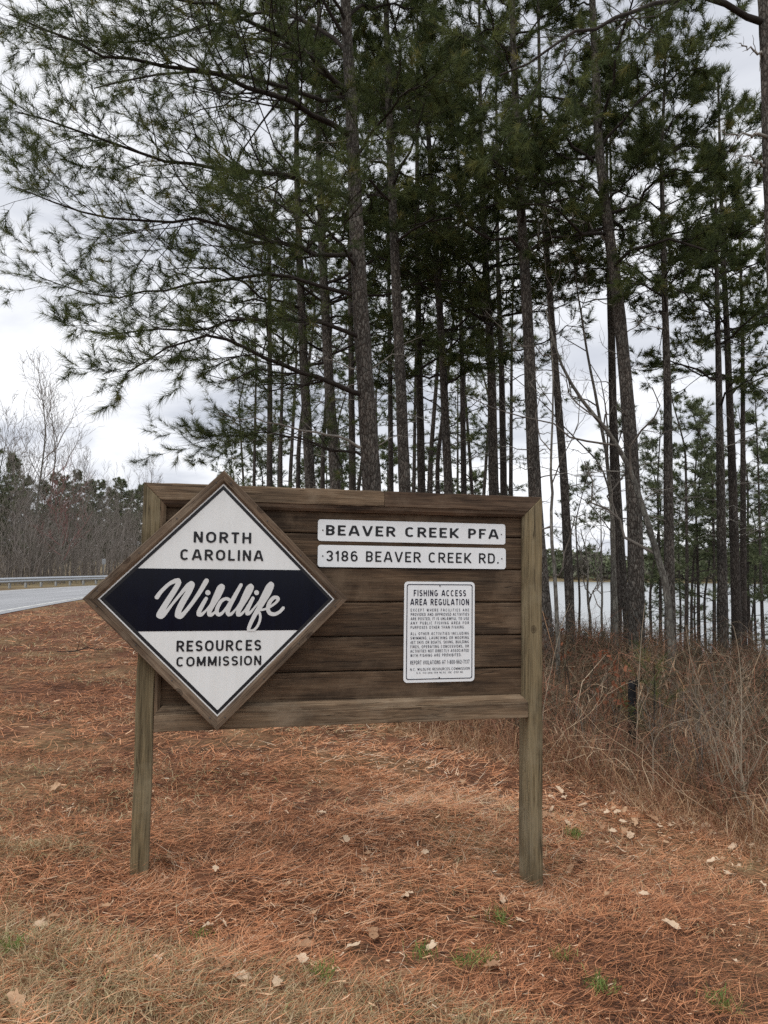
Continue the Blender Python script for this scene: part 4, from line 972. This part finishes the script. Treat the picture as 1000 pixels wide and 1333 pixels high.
# ------------------------------------------------------------------ guardrail and small road sign
def guardrail():
    off = -5.2
    idx = (RCs[:, 1] > 5) & (RCs[:, 1] < 100)
    G = (RCs + RNl * off)[idx]; G = resample(np.c_[G, np.zeros(len(G))], 60)[:, :2]
    t = empty('guardrail', (G[0][0], G[0][1], 0)); tag(t, 'galvanised guardrail along the far side of the road', 'guardrail')
    T = nrm(np.gradient(G, axis=0)); Nn = np.c_[T[:, 1], -T[:, 0]]
    prof = [(0.0, 0.30), (0.045, 0.335), (0.085, 0.37), (0.085, 0.41), (0.02, 0.455), (0.02, 0.475), (0.085, 0.52), (0.085, 0.56), (0.045, 0.60), (0.0, 0.63)]
    n, m = len(G), len(prof)
    V = np.array([[(g[0] + nn[0] * a, g[1] + nn[1] * a, z + .06) for a, z in prof] for g, nn in zip(G, Nn)]).reshape(-1, 3) - np.array([G[0][0], G[0][1], 0])
    i = np.arange(n - 1)[:, None] * m; k = np.arange(m - 1)[None]
    q = np.stack(np.broadcast_arrays(i + k, i + k + 1, i + m + k + 1, i + m + k), -1).reshape(-1, 4)
    obj('rail', np_mesh('rail', V, [q], M['galv'], True), t)
    L_ = np.r_[0, np.cumsum(np.linalg.norm(np.diff(G, axis=0), axis=1))]
    pv = np.array([(x, y, z) for z in (-0.3, 0.68) for x, y in ((-.05, -.08), (.05, -.08), (.05, .08), (-.05, .08))])
    pq = np.array([(0, 1, 5, 4), (1, 2, 6, 5), (2, 3, 7, 6), (3, 0, 4, 7), (4, 5, 6, 7)])
    pm = np_mesh('post', pv, [pq], M['galv_post'])
    for d in np.arange(1, L_[-1], 1.9):
        x, y = np.interp(d, L_, G[:, 0]), np.interp(d, L_, G[:, 1]); nx_, ny_ = np.interp(d, L_, Nn[:, 0]), np.interp(d, L_, Nn[:, 1])
        obj('post', pm, t, (x - nx_ * .1 - G[0][0], y - ny_ * .1 - G[0][1], 0), (0, 0, math.atan2(ny_, nx_)))
guardrail()
def road_sign():
    p = at(135, 740, 62); t = empty('road_sign', (p[0], 62, 0)); tag(t, 'small grey back of a road sign beyond the guardrail', 'sign')
    V, q = tubes(np.array([[(0, 0, -.3), (0, 0, 2.0)]]), np.array([[.035, .035]]), 6); obj('post', np_mesh('post', V, [q], M['galv_post'], True), t)
    bm = bmesh.new(); bmesh.ops.create_cube(bm, size=1, matrix=Matrix.Translation((0, -.045, 1.75)) @ Matrix.Diagonal((.3, .012, .45, 1)))
    bmesh.ops.bevel(bm, geom=[e for e in bm.edges if abs(e.verts[0].co.y - e.verts[1].co.y) > .005], offset=.04, segments=3, affect='EDGES')
    me = bpy.data.meshes.new('plate'); bm.to_mesh(me); bm.free(); me.materials.append(M['galv']); obj('plate', me, t)
road_sign()

# ------------------------------------------------------------------ far wood across the lake
def far_wood():
    rng = np.random.default_rng(3); acc = Acc()
    n = 2200
    x = rng.uniform(-60, 330, n); y = 291 + rng.random(n) * 45 + 0.00008 * (x - 100) ** 2
    z = H(x, y)
    hmax = 9.5 + 2.5 * np.sin(x * 0.05) + 1.5 * np.sin(x * .17) + (y - 300) * .05
    m = 34
    u = rng.random((n, m)); ph = rng.random((n, m)) * 6.28; rad = 2.4 * np.sqrt(rng.random((n, m))) * np.sqrt(np.clip(1.15 - u, 0, 1))
    c = np.stack([x[:, None] + rad * np.cos(ph), y[:, None] + rad * np.sin(ph), z[:, None] + hmax[:, None] * (0.12 + .9 * u) * (.75 + .35 * rng.random((n, 1)))], -1).reshape(-1, 3)
    a = rng.normal(0, .55, (len(c), 3)); b = rng.normal(0, .55, (len(c), 3))
    V = np.stack([c - a, c + a * .4 + b, c + a * .5 - b], 1).reshape(-1, 3)
    tint = np.repeat(np.clip(np.repeat(rng.random(n) * .9, m) + np.clip(u.ravel() - .35, 0, 1) * .35, 0, 1), 3)
    acc.add(V, [np.arange(len(V)).reshape(-1, 3)], tint)
    P = np.stack([np.stack([x, y, z - .5], 1), np.stack([x, y, z + hmax * .7], 1)], 1); Vt, q = tubes(P, np.full((n, 2), .13), 3); acc.add(Vt, [q], 0.05)
    tag(obj('far_wood', acc.mesh('far_wood', M['farleaf'])), 'far wood along the opposite lake shore', 'wood', None, 'stuff')
far_wood()
def thicket():
    """grey tangle of saplings filling the wood across the road"""
    rng = np.random.default_rng(8); n = 700; acc = Acc()
    pxs = rng.uniform(-110, 235, n); Y = 50 + rng.random(n) ** 1.2 * 60; pos = np.array([at(a, 738, b) for a, b in zip(pxs, Y)]); pos[:, 2] = H(pos[:, 0], Y)
    far_side = np.interp(Y, RCs[:, 1], (RCs - RNl * 7.5)[:, 0]); pos[:, 0] = np.where((pos[:, 0] > far_side) & (Y < 75), far_side - rng.random(n) * 6, pos[:, 0])
    ht = 1.4 + 5.4 * rng.random(n) ** 1.6 * np.clip(Y / 70, .6, 1.2)
    tau = np.linspace(0, 1, 5)[None, :, None]; lean = rng.normal(0, .13, (n, 3)); lean[:, 2] = 1
    P = pos[:, None] + lean[:, None] * ht[:, None, None] * tau + np.cumsum(rng.normal(0, .06, (n, 5, 3)), 1)
    R = (0.012 + .006 * ht)[:, None] * (1 - .75 * tau[..., 0])
    V, q = tubes(P, R, 3); acc.add(V, [q], np.repeat(rng.random(n), 15))
    P2, R2 = spawn(P, R, 7, .15, 1, .45, .65, .2, 4, rng, .6, 1.3, .06, .3, .2, .009); V, q = tubes(P2, R2, 3); acc.add(V, [q], np.repeat(rng.random(len(P2)), 12))
    P3, R3 = spawn(P2, R2, 2, .2, 1, .5, .65, .2, 2, rng, .7, 1.3, .06, .3, .2, .009); V, q = tubes(P3, R3, 3); acc.add(V, [q], np.repeat(rng.random(len(P3)), 6))
    tag(obj('thicket', acc.mesh('thicket', M['twig_pale'], True)), 'grey tangle of saplings filling the wood across the road', 'thicket', None, 'stuff')
thicket()

# ------------------------------------------------------------------ ground cover
def in_view(n, y0, y1, rng, power=1.0, xm=0.62):
    y = y0 + (y1 - y0) * rng.random(n) ** power; x = (rng.random(n) * 2 - 1) * y * xm
    return x, y
def vnoise(x, y, sc_, seed):
    r = np.random.default_rng(seed); v = 0
    for k in range(6):
        a = r.random() * 6.28; f = sc_ * (0.6 + r.random() * 1.6); v = v + np.sin((x * math.cos(a) + y * math.sin(a)) * f + r.random() * 6.28)
    return v / 6
def straw():
    rng = np.random.default_rng(21); acc = Acc()
    for (n, y0, y1, wd, ln, pw) in ((118000, 2.2, 6.5, 0.0022, 0.145, 0.9), (50000, 6.3, 13, 0.0045, 0.16, 0.9), (26000, 13, 30, 0.011, 0.24, 0.9)):
        x, y = in_view(n, y0, y1, rng, pw, .74 if y1 < 7 else .62)
        bi = brush_in(x, y); k = (bi < 0.9) & (x > np.interp(y, RCs[:, 1], RCs[:, 0]) + 4.3); x, y = x[k], y[k]; n = len(x)
        k = ~((vnoise(x, y, 3.3, 101) > .33) & (rng.random(n) < .7)); x, y = x[k], y[k]; n = len(x)
        flow = vnoise(x, y, 1.6, 4) * 2.2; az = np.where(rng.random(n) < 0.28, flow + rng.normal(0, .5, n), rng.random(n) * 6.28)
        lift = np.abs(rng.normal(0, 0.24, n)); D = np.stack([np.cos(az), np.sin(az), lift - 0.04], 1)
        L_ = ln * (.55 + .6 * rng.random(n)); clump = vnoise(x, y, 5.0, 9)
        z = H(x, y) - .004 + rng.random(n) * (0.010 + 0.055 * np.clip(clump + .1, 0, 1))
        V, q, tr = ribbons(np.stack([x, y, z], 1), D, L_, wd * (.7 + .6 * rng.random(n)), rng, 0.14, True)
        patch = vnoise(x, y, 1.1, 31)
        t = np.clip(0.45 + rng.normal(0, .22, n) + .36 * patch + 0.18 * sstep(3.6, 2.6, y) + .12 * vnoise(x, y, 4.5, 77), 0, 1)
        acc.add(V, [q, tr], np.repeat(t, 5))
    # bark flakes, broken twigs and dark bits lying in the straw
    for (n, y0, y1, sz) in ((6000, 2.3, 7, .03), (3000, 7, 22, .06)):
        x, y = in_view(n, y0, y1, rng, .9); k = (brush_in(x, y) < .6) & (vnoise(x, y, 2.2, 91) > -.15); x, y = x[k], y[k]; n = len(x)
        az = rng.random(n) * 6.28; D = np.stack([np.cos(az), np.sin(az), rng.normal(.1, .25, n)], 1)
        V, q, tr = ribbons(np.stack([x, y, H(x, y) + .012 + rng.random(n) * .02], 1), D, sz * (.5 + rng.random(n) * 1.6), sz * .22 * (.4 + rng.random(n)), rng, .2, True)
        acc.add(V, [q, tr], np.repeat(np.where(rng.random(n) < .7, rng.random(n) * .12, .8 + rng.random(n) * .2), 5))
    # straw banked against the sign posts
    for s_ in (0.045, W - 0.045):
        c = SO + SU * s_; n = 700; r_ = np.abs(rng.normal(0, .13, n)) + .05; a_ = rng.random(n) * 6.28
        x, y = c[0] + r_ * np.cos(a_), c[1] + .05 + r_ * np.sin(a_); az = a_ + np.pi / 2 + rng.normal(0, .6, n)
        x = x - np.cos(az) * .08; y = y - np.sin(az) * .08
        V, q, tr = ribbons(np.stack([x, y, H(x, y) + np.maximum(0, .03 - r_ * .15) * rng.random(n)], 1), np.stack([np.cos(az), np.sin(az), np.abs(rng.normal(0, .3, n))], 1), .16 * (.6 + .5 * rng.random(n)), .0022, rng, .2, True)
        acc.add(V, [q, tr], np.repeat(np.clip(rng.normal(.55, .3, n), 0, 1), 5))
    tag(obj('pine_straw', acc.mesh('pine_straw', M['straw'])), 'rust brown pine straw lying over the open ground', 'pine straw', None, 'stuff')
straw()
def grass():
    rng = np.random.default_rng(22); acc = Acc()
    # short dead grass: thick in the foreground and in patches further back
    for (n, y0, y1, wd, ln, thr) in ((75000, 2.2, 4.3, 0.0028, 0.075, -0.15), (40000, 4.2, 11, 0.004, 0.07, 0.12), (30000, 10, 34, 0.009, 0.09, 0.0)):
        x, y = in_view(n, y0, y1, rng, 0.85)
        pn = vnoise(x, y, 1.5, 33) + rng.normal(0, .12, n) - 0.35 * sstep(2.9, 3.7, y) * sstep(4.4, 4.0, y) + .6 * sstep(3.5, 2.9, y)
        k = (pn > thr) & (brush_in(x, y) < 0.6) & (x > np.interp(y, RCs[:, 1], RCs[:, 0]) + 4.0); x, y = x[k], y[k]; n = len(x)
        D = np.stack([rng.normal(0, .75, n), rng.normal(0, .75, n), .25 + .75 * rng.random(n)], 1)
        z = H(x, y) - 0.004
        V, q, tr = ribbons(np.stack([x, y, z], 1), D, ln * (.5 + rng.random(n)), wd * (.6 + .7 * rng.random(n)), rng, 0.3)
        acc.add(V, [q, tr], np.repeat(np.clip(rng.normal(.52, .22, n), 0, .97), 5))
    tag(obj('dry_grass', acc.mesh('dry_grass', M['drygrass'])), 'short tan dead grass growing through the pine straw', 'grass', None, 'stuff')
grass()
def green_tuft(px, py_, n, hgt, label, k):
    rng = np.random.default_rng(300 + k)
    Y = 3.0
    for _ in range(12):
        p = at(px, py_, Y); z = float(H(p[0], p[1])); d = p - np.array([0, 0, CAM_H]); Y = Y * (z - CAM_H) / d[2]
    p = at(px, py_, Y); r = .032
    n = int(n * 1.3); b = np.stack([rng.normal(0, r, n), rng.normal(0, r, n), np.full(n, .01)], 1)
    D = np.stack([rng.normal(0, .55, n), rng.normal(0, .55, n), np.ones(n)], 1)
    a = Acc(); hgt *= 1.25; V, q, tr = ribbons(b, D, hgt * (.5 + .8 * rng.random(n)), .0034, rng, .35); a.add(V, [q, tr], np.repeat(rng.random(n), 5))
    tag(obj('grass_tuft', a.mesh('grass_tuft', M['green']), None, (p[0], p[1], float(H(p[0], p[1])))), label, 'grass tuft', 'green grass tufts in the straw')
for k, (px, py_, n, h_, lb) in enumerate([(748, 1092, 60, .07, 'green grass tuft on open straw right of the right post'), (650, 1202, 40, .07, 'green grass tuft in front of the right post'),
        (548, 1246, 34, .06, 'small green tuft left of the pale leaf at the front'), (606, 1260, 44, .06, 'green tuft beside the two lobed leaves at the front'), (632, 1256, 30, .05, 'small green tuft behind the curled leaf at the front'),
        (258, 1222, 30, .035, 'tiny bright green tuft in front of the left post'), (732, 1252, 24, .05, 'thin green tuft low at the front right of the post'), (938, 1316, 50, .08, 'green tuft at the bottom right corner'),
        (420, 1276, 50, .06, 'yellowish green tuft at the front, below the sign middle'), (12, 1240, 50, .06, 'green tuft at the left picture edge'), (780, 1290, 50, .06, 'green tuft at the bottom, right of the sign')]):
    green_tuft(px, py_, n, h_, lb, k)

# fallen oak leaves
def leaf_mesh(seed):
    rng = np.random.default_rng(seed); n = 36; th = np.linspace(0, 2 * np.pi, n, endpoint=False)
    r = 0.5 * (0.62 + rng.uniform(.1, .26) * np.cos(rng.integers(6, 9) * th + rng.random() * 6) * (0.65 + .35 * np.cos(th)) + rng.normal(0, .05, n))
    x = r * np.cos(th) * 1.4; y = r * np.sin(th) * .72
    rings = [np.zeros((1, 3))]
    cv = rng.normal(0, .7); cw = .5 + 1.6 * rng.random()
    def bend(x, y): return cw * y * y + cv * x * x * .5 + .1 * np.sin(5 * x + 3 * y + cv)
    V = [np.array([[0, 0, 0]])]
    for f in (.5, 1.0): V.append(np.stack([x * f, y * f, bend(x * f, y * f)], 1))
    V = np.concatenate(V); k = np.arange(n); k2 = (k + 1) % n
    F3 = np.stack([np.zeros(n, int), 1 + k, 1 + k2], 1); F4 = np.stack([1 + k, 1 + n + k, 1 + n + k2, 1 + k2], 1)
    s0 = len(V); V = np.r_[V, [(-.6, -.012, bend(-.6, 0)), (-.6, .012, bend(-.6, 0)), (-.9, .01, .06), (-.9, -.01, .06)]]
    V[:, 2] -= V[:, 2].min()
    return np_mesh('oak_leaf', V, [F3, np.r_[F4, [[s0, s0 + 1, s0 + 2, s0 + 3]]]], M['oakleaf'], False, {'tint': np.clip(np.full(len(V), .2 + .75 * rng.random()) + rng.normal(0, .06, len(V)), 0, 1)})
LM = [leaf_mesh(400 + k) for k in range(12)]
def ground_at(px, py_):
    Y = 4.0
    for _ in range(14):
        p = at(px, py_, Y); z = float(H(p[0], p[1])); Y = np.clip(Y * (z - CAM_H) / (p[2] - CAM_H), 1.5, 60)
    p = at(px, py_, Y); return p[0], p[1], float(H(p[0], p[1]))
lr = np.random.default_rng(77)
def leaf(px, py_, size, label, group=None, k=0):
    x, y, z = ground_at(px, py_)
    o = obj('oak_leaf', LM[k % 12], None, (x, y, z + lr.uniform(.022, .036)), (lr.normal(0, .25), lr.normal(0, .25), lr.random() * 6.28)); o.scale = (size,) * 3
    tag(o, label, 'leaf', group)
for k, (px, py_, s_, lb) in enumerate([(547, 1208, .095, 'large pale lobed oak leaf at the front below the notice'), (562, 1242, .08, 'pale oak leaf just below the largest front leaf'), (641, 1266, .10, 'curled pale oak leaf lying on the grass at the front'),
        (373, 1161, .075, 'pale oak leaf in front of the sign middle'), (477, 1141, .07, 'pale lobed oak leaf below the sign middle'), (791, 1171, .06, 'whitish leaf right of the right post'), (20, 1318, .12, 'long pale leaf in the bottom left corner'),
        (314, 1280, .08, 'brown curled leaf at the front below the left post'), (360, 1291, .08, 'pale twisted leaf at the bottom left of centre'), (838, 1172, .07, 'tan leaf at the right of two beside the post'), (678, 1206, .06, 'pale oval leaf before the right post'),
        (205, 1256, .05, 'small brown leaf above the bottom left corner'), (918, 1228, .07, 'tan leaf lying in the straw at the lower right'), (957, 1260, .07, 'grey leaf near the right edge at the lower right')]):
    leaf(px, py_, s_, lb, None, k)
n = 0
while n < 110:
    if n < 70: px = lr.uniform(700, 1000); e = np.interp(px, [700, 1000], [1015, 1100]); py_ = e + np.abs(lr.normal(0, 38)) - 6
    else: px = lr.uniform(0, 1000); py_ = lr.uniform(930, 1300)
    x, y, z = ground_at(px, py_)
    if brush_in(x, y) > .35: continue
    leaf(px, py_, lr.uniform(.055, .115), 'small fallen oak leaf scattered on the pine straw', 'fallen leaves scattered on the straw', n); n += 1

# ------------------------------------------------------------------ undergrowth
def undergrowth():
    rng = np.random.default_rng(51); acc = Acc()
    # broom sedge and dead stems; front rows dense
    def field(n, d0, d1, y0, y1):
        x = []; y = []
        while sum(map(len, x)) < n:
            yy = y0 + (y1 - y0) * rng.random(n * 3) ** 1.1; xx = rng.uniform(-9, 16, n * 3); b = brush_in(xx, yy)
            k = (b > d0) & (b < d1) & (np.abs(xx) < yy * .7 + .5) & (lake_mask(xx, yy) < .5); x.append(xx[k]); y.append(yy[k])
        return np.concatenate(x)[:n], np.concatenate(y)[:n]
    for (n, d0, d1, y0, y1, h0, h1, wd) in ((26000, -.05, 1.3, 4, 13, .16, .5, .0035), (24000, .3, 5, 4.5, 16, .35, .95, .0045), (20000, 1.5, 22, 9, 32, .75, 1.42, .012)):
        x, y = field(n, d0, d1, y0, y1); cl = vnoise(x, y, 3.0, 61)
        D = np.stack([rng.normal(0, .62, n), rng.normal(0, .62, n), np.ones(n)], 1)
        hh = (h0 + (h1 - h0) * rng.random(n)) * (1 + .55 * cl + .3 * vnoise(x, y, 1.1, 63)) * np.clip(.55 + .45 * brush_in(x, y), .5, 1)
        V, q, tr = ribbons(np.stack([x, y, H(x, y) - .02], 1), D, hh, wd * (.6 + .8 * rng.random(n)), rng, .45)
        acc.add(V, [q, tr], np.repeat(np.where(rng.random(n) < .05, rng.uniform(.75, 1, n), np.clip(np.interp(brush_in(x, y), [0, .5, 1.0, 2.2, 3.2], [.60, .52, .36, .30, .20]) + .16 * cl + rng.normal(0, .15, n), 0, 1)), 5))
    # crooked woody stems with side twigs
    n = 1300; x, y = field(n, .25, 9, 4.3, 22); ht = rng.uniform(.5, 1.35, n)
    tau = np.linspace(0, 1, 6)[None, :, None]; lean = rng.normal(0, .6, (n, 3)); lean[:, 2] = 1
    P = np.stack([x, y, H(x, y) - .03], 1)[:, None] + lean[:, None] * ht[:, None, None] * tau; P = P + np.cumsum(rng.normal(0, .03, P.shape), 1)
    P[:, :, 2] -= (tau[..., 0] ** 2) * (ht * rng.uniform(0, .45, n))[:, None]
    R = np.full((n, 1), .0038) * (1 - .6 * tau[..., 0]); V, q = tubes(P, R, 3); tv = np.where(rng.random(n) < .07, .9, np.clip(rng.normal(.25, .18, n), 0, 1)); acc.add(V, [q], np.repeat(tv, 18))
    P2, R2 = spawn(P, R, 6, .2, 1, .42, .8, .05, 3, rng, .7, 1.3, .08, .3, .3, .0018); V, q = tubes(P2, R2, 3); acc.add(V, [q], np.repeat(np.repeat(tv, 6), 9))
    P3, R3 = spawn(P2, R2, 3, .3, 1, .5, .8, .05, 2, rng, .8, 1.3, .07, .3, .3, .0014); d3 = P3[:, -1] - P3[:, 0]; l3 = np.linalg.norm(d3, axis=1); V, q, tr = ribbons(P3[:, 0], d3, l3, .003, rng, .2); acc.add(V, [q, tr], np.repeat(np.repeat(tv, 18), 5))
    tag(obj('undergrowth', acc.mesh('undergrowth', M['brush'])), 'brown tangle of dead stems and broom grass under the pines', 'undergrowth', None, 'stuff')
undergrowth()
def shrub(px, py_, ht, seed, label, mat='twig_pale', stems=7, spread=.3, group='bare shrubs at the edge of the undergrowth'):
    rng = np.random.default_rng(seed); x, y, z = ground_at(px, py_)
    stems = stems - 2; t = empty('bare_shrub', (x, y, z)); tag(t, label, 'shrub', group)
    tau = np.linspace(0, 1, 9)[None, :, None]; lean = rng.normal(0, spread, (stems, 3)); lean[:, 2] = 1
    h_ = ht * rng.uniform(.6, 1.1, stems)
    P = np.array([0, 0, -.04]) + lean[:, None] * h_[:, None, None] * tau + np.cumsum(rng.normal(0, .018, (stems, 9, 3)), 1); P[:, 0] = np.array([0, 0, -.04]) + rng.normal(0, .03, (stems, 3))
    R = np.full((stems, 1), .0065) * (1 - .75 * tau[..., 0])
    for i in range(stems):
        V, q = tubes(P[i:i + 1], R[i:i + 1], 5); obj('stem', np_mesh('stem', V, [q], M[mat], True), t)
    al = Acc(); P2, R2 = spawn(P, R, 6, .3, 1, .34, .7, .1, 5, rng, .55, 1.3, .05, .3, .25, .0020); V, q = tubes(P2, R2, 3); al.add(V, [q])
    P3, R3 = spawn(P2, R2, 3, .3, 1, .45, .7, .1, 4, rng, .6, 1.3, .05, .3, .25, .0013); V, q = tubes(P3, R3, 3); al.add(V, [q])
    obj('twigs', al.mesh('twigs', M[mat], True), t)['kind'] = 'stuff'; return t
for k, (px, py_, h_, lb, mt) in enumerate([(985, 1085, 1.25, 'pale bare shrub at the right picture edge by the open straw', 'cane'), (955, 1060, 1.1, 'pale thin shrub second from the right edge', 'cane'), (915, 1040, .95, 'grey bare shrub in the lower right undergrowth', 'twig'),
        (870, 1020, .9, 'low grey shrub right of the charred stump', 'twig'), (1005, 1050, 1.4, 'tall bare shrub cut by the right picture edge', 'cane'), (830, 1000, .75, 'low dark shrub below the charred stump', 'twig'), (770, 985, .7, 'low bare shrub right of the sign post', 'twig'), (735, 960, .8, 'bare stems close behind the right sign post', 'cane'), (940, 990, 1.2, 'grey shrub standing deeper in the undergrowth at right', 'twig')]):
    shrub(px, py_, h_, 500 + k, lb, mt, 7 if k < 5 else 5)
def cane(pts, Y, r, label, k):
    c = resample(np.array([at(x, y, Y + d) for x, y, d in pts]), 16); g = c[0].copy(); g[2] = float(H(g[0], g[1])) - .03
    c = resample(np.vstack([g, c]), 18); base = np.array([g[0], g[1], g[2] + .03])
    t = empty('dead_cane', base); tag(t, label, 'stem', 'tall dead canes in the undergrowth')
    rng = np.random.default_rng(700 + k); R = r * (1 - .7 * np.linspace(0, 1, 18)); V, q = tubes(c[None], R[None], 5); obj('stem', np_mesh('stem', V - base, [q], M['cane'], True), t)
    P2, R2 = spawn(c[None], R[None], 6, .35, 1, .16, .7, .05, 5, rng, .5, 1.2, .05); V, q = tubes(P2, R2, 3); obj('twigs', np_mesh('twigs', V - base, [q], M['cane'], True), t)
cane([(829, 965, 0), (832, 880, 0), (836, 815, 0), (840, 785, 0)], 8.0, .008, 'straight pale cane rising right beside the charred stump', 0)
cane([(970, 970, 0), (930, 930, 0), (900, 870, 0), (893, 815, 0)], 7.0, .008, 'pale cane arching left in the right undergrowth', 1)
cane([(850, 965, 0), (865, 945, -.1), (885, 938, -.2), (903, 936, -.3)], 6.8, .007, 'short pale cane bent over right of the stump', 2)
cane([(965, 1000, 0), (966, 900, 0), (962, 840, 0), (955, 815, 0)], 6.6, .009, 'forked pale cane near the right edge', 3)
cane([(706, 930, 0), (722, 850, 0), (735, 800, 0), (742, 785, 0)], 8.5, .007, 'thin cane leaning right behind the right post', 4)

# charred stump, oak sprouts, young pine
def stump():
    Y = 8.45; p = at(823, 918, Y); g = float(H(p[0], Y)); rng = np.random.default_rng(9)
    top = at(823, 884, Y)[2] - g; n = 12; t = tag(obj('charred_stump', None) if False else empty('charred_stump', (p[0], Y, g)), 'black charred stump with a notched top in the undergrowth', 'stump')
    zs = np.array([-.1, 0, .15, .4, .7, .88, 1.0]) * top; V = []
    for j, z in enumerate(zs):
        for k in range(n):
            a = 2 * np.pi * k / n; rr = .055 * (1.25 if j < 2 else 1) * (1 + .12 * math.sin(3 * a + j)) * (1 - .05 * j) + rng.normal(0, .003)
            V.append((rr * math.cos(a), rr * math.sin(a), z - (0.07 * (0.5 + .5 * math.cos(2 * a)) + rng.random() * .02 if j == 6 else 0)))
    V.append((0, 0, top * .86)); V = np.array(V); m = len(zs)
    i = np.arange(m - 1)[:, None] * n; k = np.arange(n)[None]; q = np.stack(np.broadcast_arrays(i + k, i + (k + 1) % n, i + n + (k + 1) % n, i + n + k), -1).reshape(-1, 4)
    kk = np.arange(n); cap = np.stack([(m - 1) * n + kk, (m - 1) * n + (kk + 1) % n, np.full(n, m * n)], 1)
    obj('trunk', np_mesh('trunk', V, [q, cap], M['char'], False), t)
    bm = bmesh.new(); bmesh.ops.create_cone(bm, cap_ends=True, segments=7, radius1=.02, radius2=.008, depth=.12, matrix=Matrix.Translation((.045, -.02, top * .98)))
    me = bpy.data.meshes.new('splinter'); bm.to_mesh(me); bm.free(); me.materials.append(M['char']); obj('splinter', me, t)
stump()
def sprout(px, py_, Y, n, rad, label, k):
    p = at(px, py_, Y); g = float(H(p[0], Y)); rng = np.random.default_rng(900 + k); base = np.array([p[0], Y, g]); h_ = p[2] - g
    t = empty('oak_sprout', base); tag(t, label, 'sapling', 'oak sprouts with rusty leaves')
    tau = np.linspace(0, 1, 7)[None, :, None]; d = np.stack([rng.normal(0, .16, 4), rng.normal(0, .16, 4), np.full(4, 1.15)], 1)
    P = d[:, None] * h_ * tau + np.cumsum(rng.normal(0, .012, (4, 7, 3)), 1); R = .006 * (1 - .7 * tau[..., 0]) * np.ones((4, 1)); V, q = tubes(P, R, 4); obj('stems', np_mesh('stems', V, [q], M['limb'], True), t)
    for i in range(n):
        b = P[rng.integers(0, 4), rng.integers(4, 7)] + rng.normal(0, rad, 3) * np.array([1, 1, .8])
        me = RL[i % 3]; o = obj('leaf', me, t, b, tuple(rng.normal(0, 1.0, 3))); o.scale = (rng.uniform(.05, .085),) * 3
RL = []
for k in range(3):
    m_ = LM[k].copy(); m_.materials.clear(); m_.materials.append(M['redleaf']); RL.append(m_)
sprout(793, 880, 8.0, 40, .055, 'oak sprout with a ball of rusty brown leaves left of the charred stump', 0)
sprout(752, 850, 9.0, 14, .05, 'smaller oak sprout with rusty leaves behind the right post', 1)
def young_pine(px, py_, Y, label, k):
    p = at(px, py_, Y); g = float(H(p[0], Y)); rng = np.random.default_rng(950 + k); h_ = p[2] - g + .1
    t = empty('young_pine', (p[0], Y, g)); tag(t, label, 'sapling')
    P = np.array([[(0, 0, -.03), (.01, 0, h_ * .5), (.02, .01, h_)]]); R = np.array([[.012, .009, .004]]); V, q = tubes(P, R, 6); obj('trunk', np_mesh('trunk', V, [q], M['limb'], True), t)
    C, Rl = spawn(P, R, 12, .25, 1, .45, .9, .25, 5, rng, .6, 1.6, .04); al, an = Acc(), Acc(); V, q = tubes(C, Rl, 4); al.add(V, [q]); obj('branches', al.mesh('branches', M['limb']), t)
    pos = np.concatenate([C[:, 2], C[:, 3], C[:, 4]]); dr = np.concatenate([nrm(C[:, 3] - C[:, 2]), nrm(C[:, 4] - C[:, 3]), nrm(C[:, 4] - C[:, 3])])
    V, F, tn = needles((pos, dr), 26, .13, .0035, rng); an.add(V, [F], np.clip(tn + .25, 0, 1)); obj('crown', an.mesh('crown', M['needle']), t)
young_pine(850, 880, 8.4, 'small green pine seedling right of the charred stump', 0)

def fallen_branch(px, py_, ln, az, label, k):
    x, y, z = ground_at(px, py_); rng = np.random.default_rng(1200 + k)
    t = empty('fallen_branch', (x, y, z)); tag(t, label, 'branch')
    c = np.linspace(-.5, .5, 10)[:, None] * ln * np.array([math.cos(az), math.sin(az), .06]) + np.array([0, 0, .05]) + np.cumsum(rng.normal(0, .012, (10, 3)), 0)
    R = .014 * (1 - .6 * np.linspace(0, 1, 10)); V, q = tubes(c[None], R[None], 6); obj('stem', np_mesh('stem', V, [q], M['limb'], True), t)
    P2, R2 = spawn(c[None], R[None], 5, .3, 1, .35, .7, .05, 5, rng, .5, .6, .05); V, q = tubes(P2, R2, 4); obj('twigs', np_mesh('twigs', V, [q], M['limb'], True), t)['kind'] = 'stuff'
fallen_branch(104, 852, 1.3, -.6, 'fallen grey branch on the straw between the road and the left post', 0)
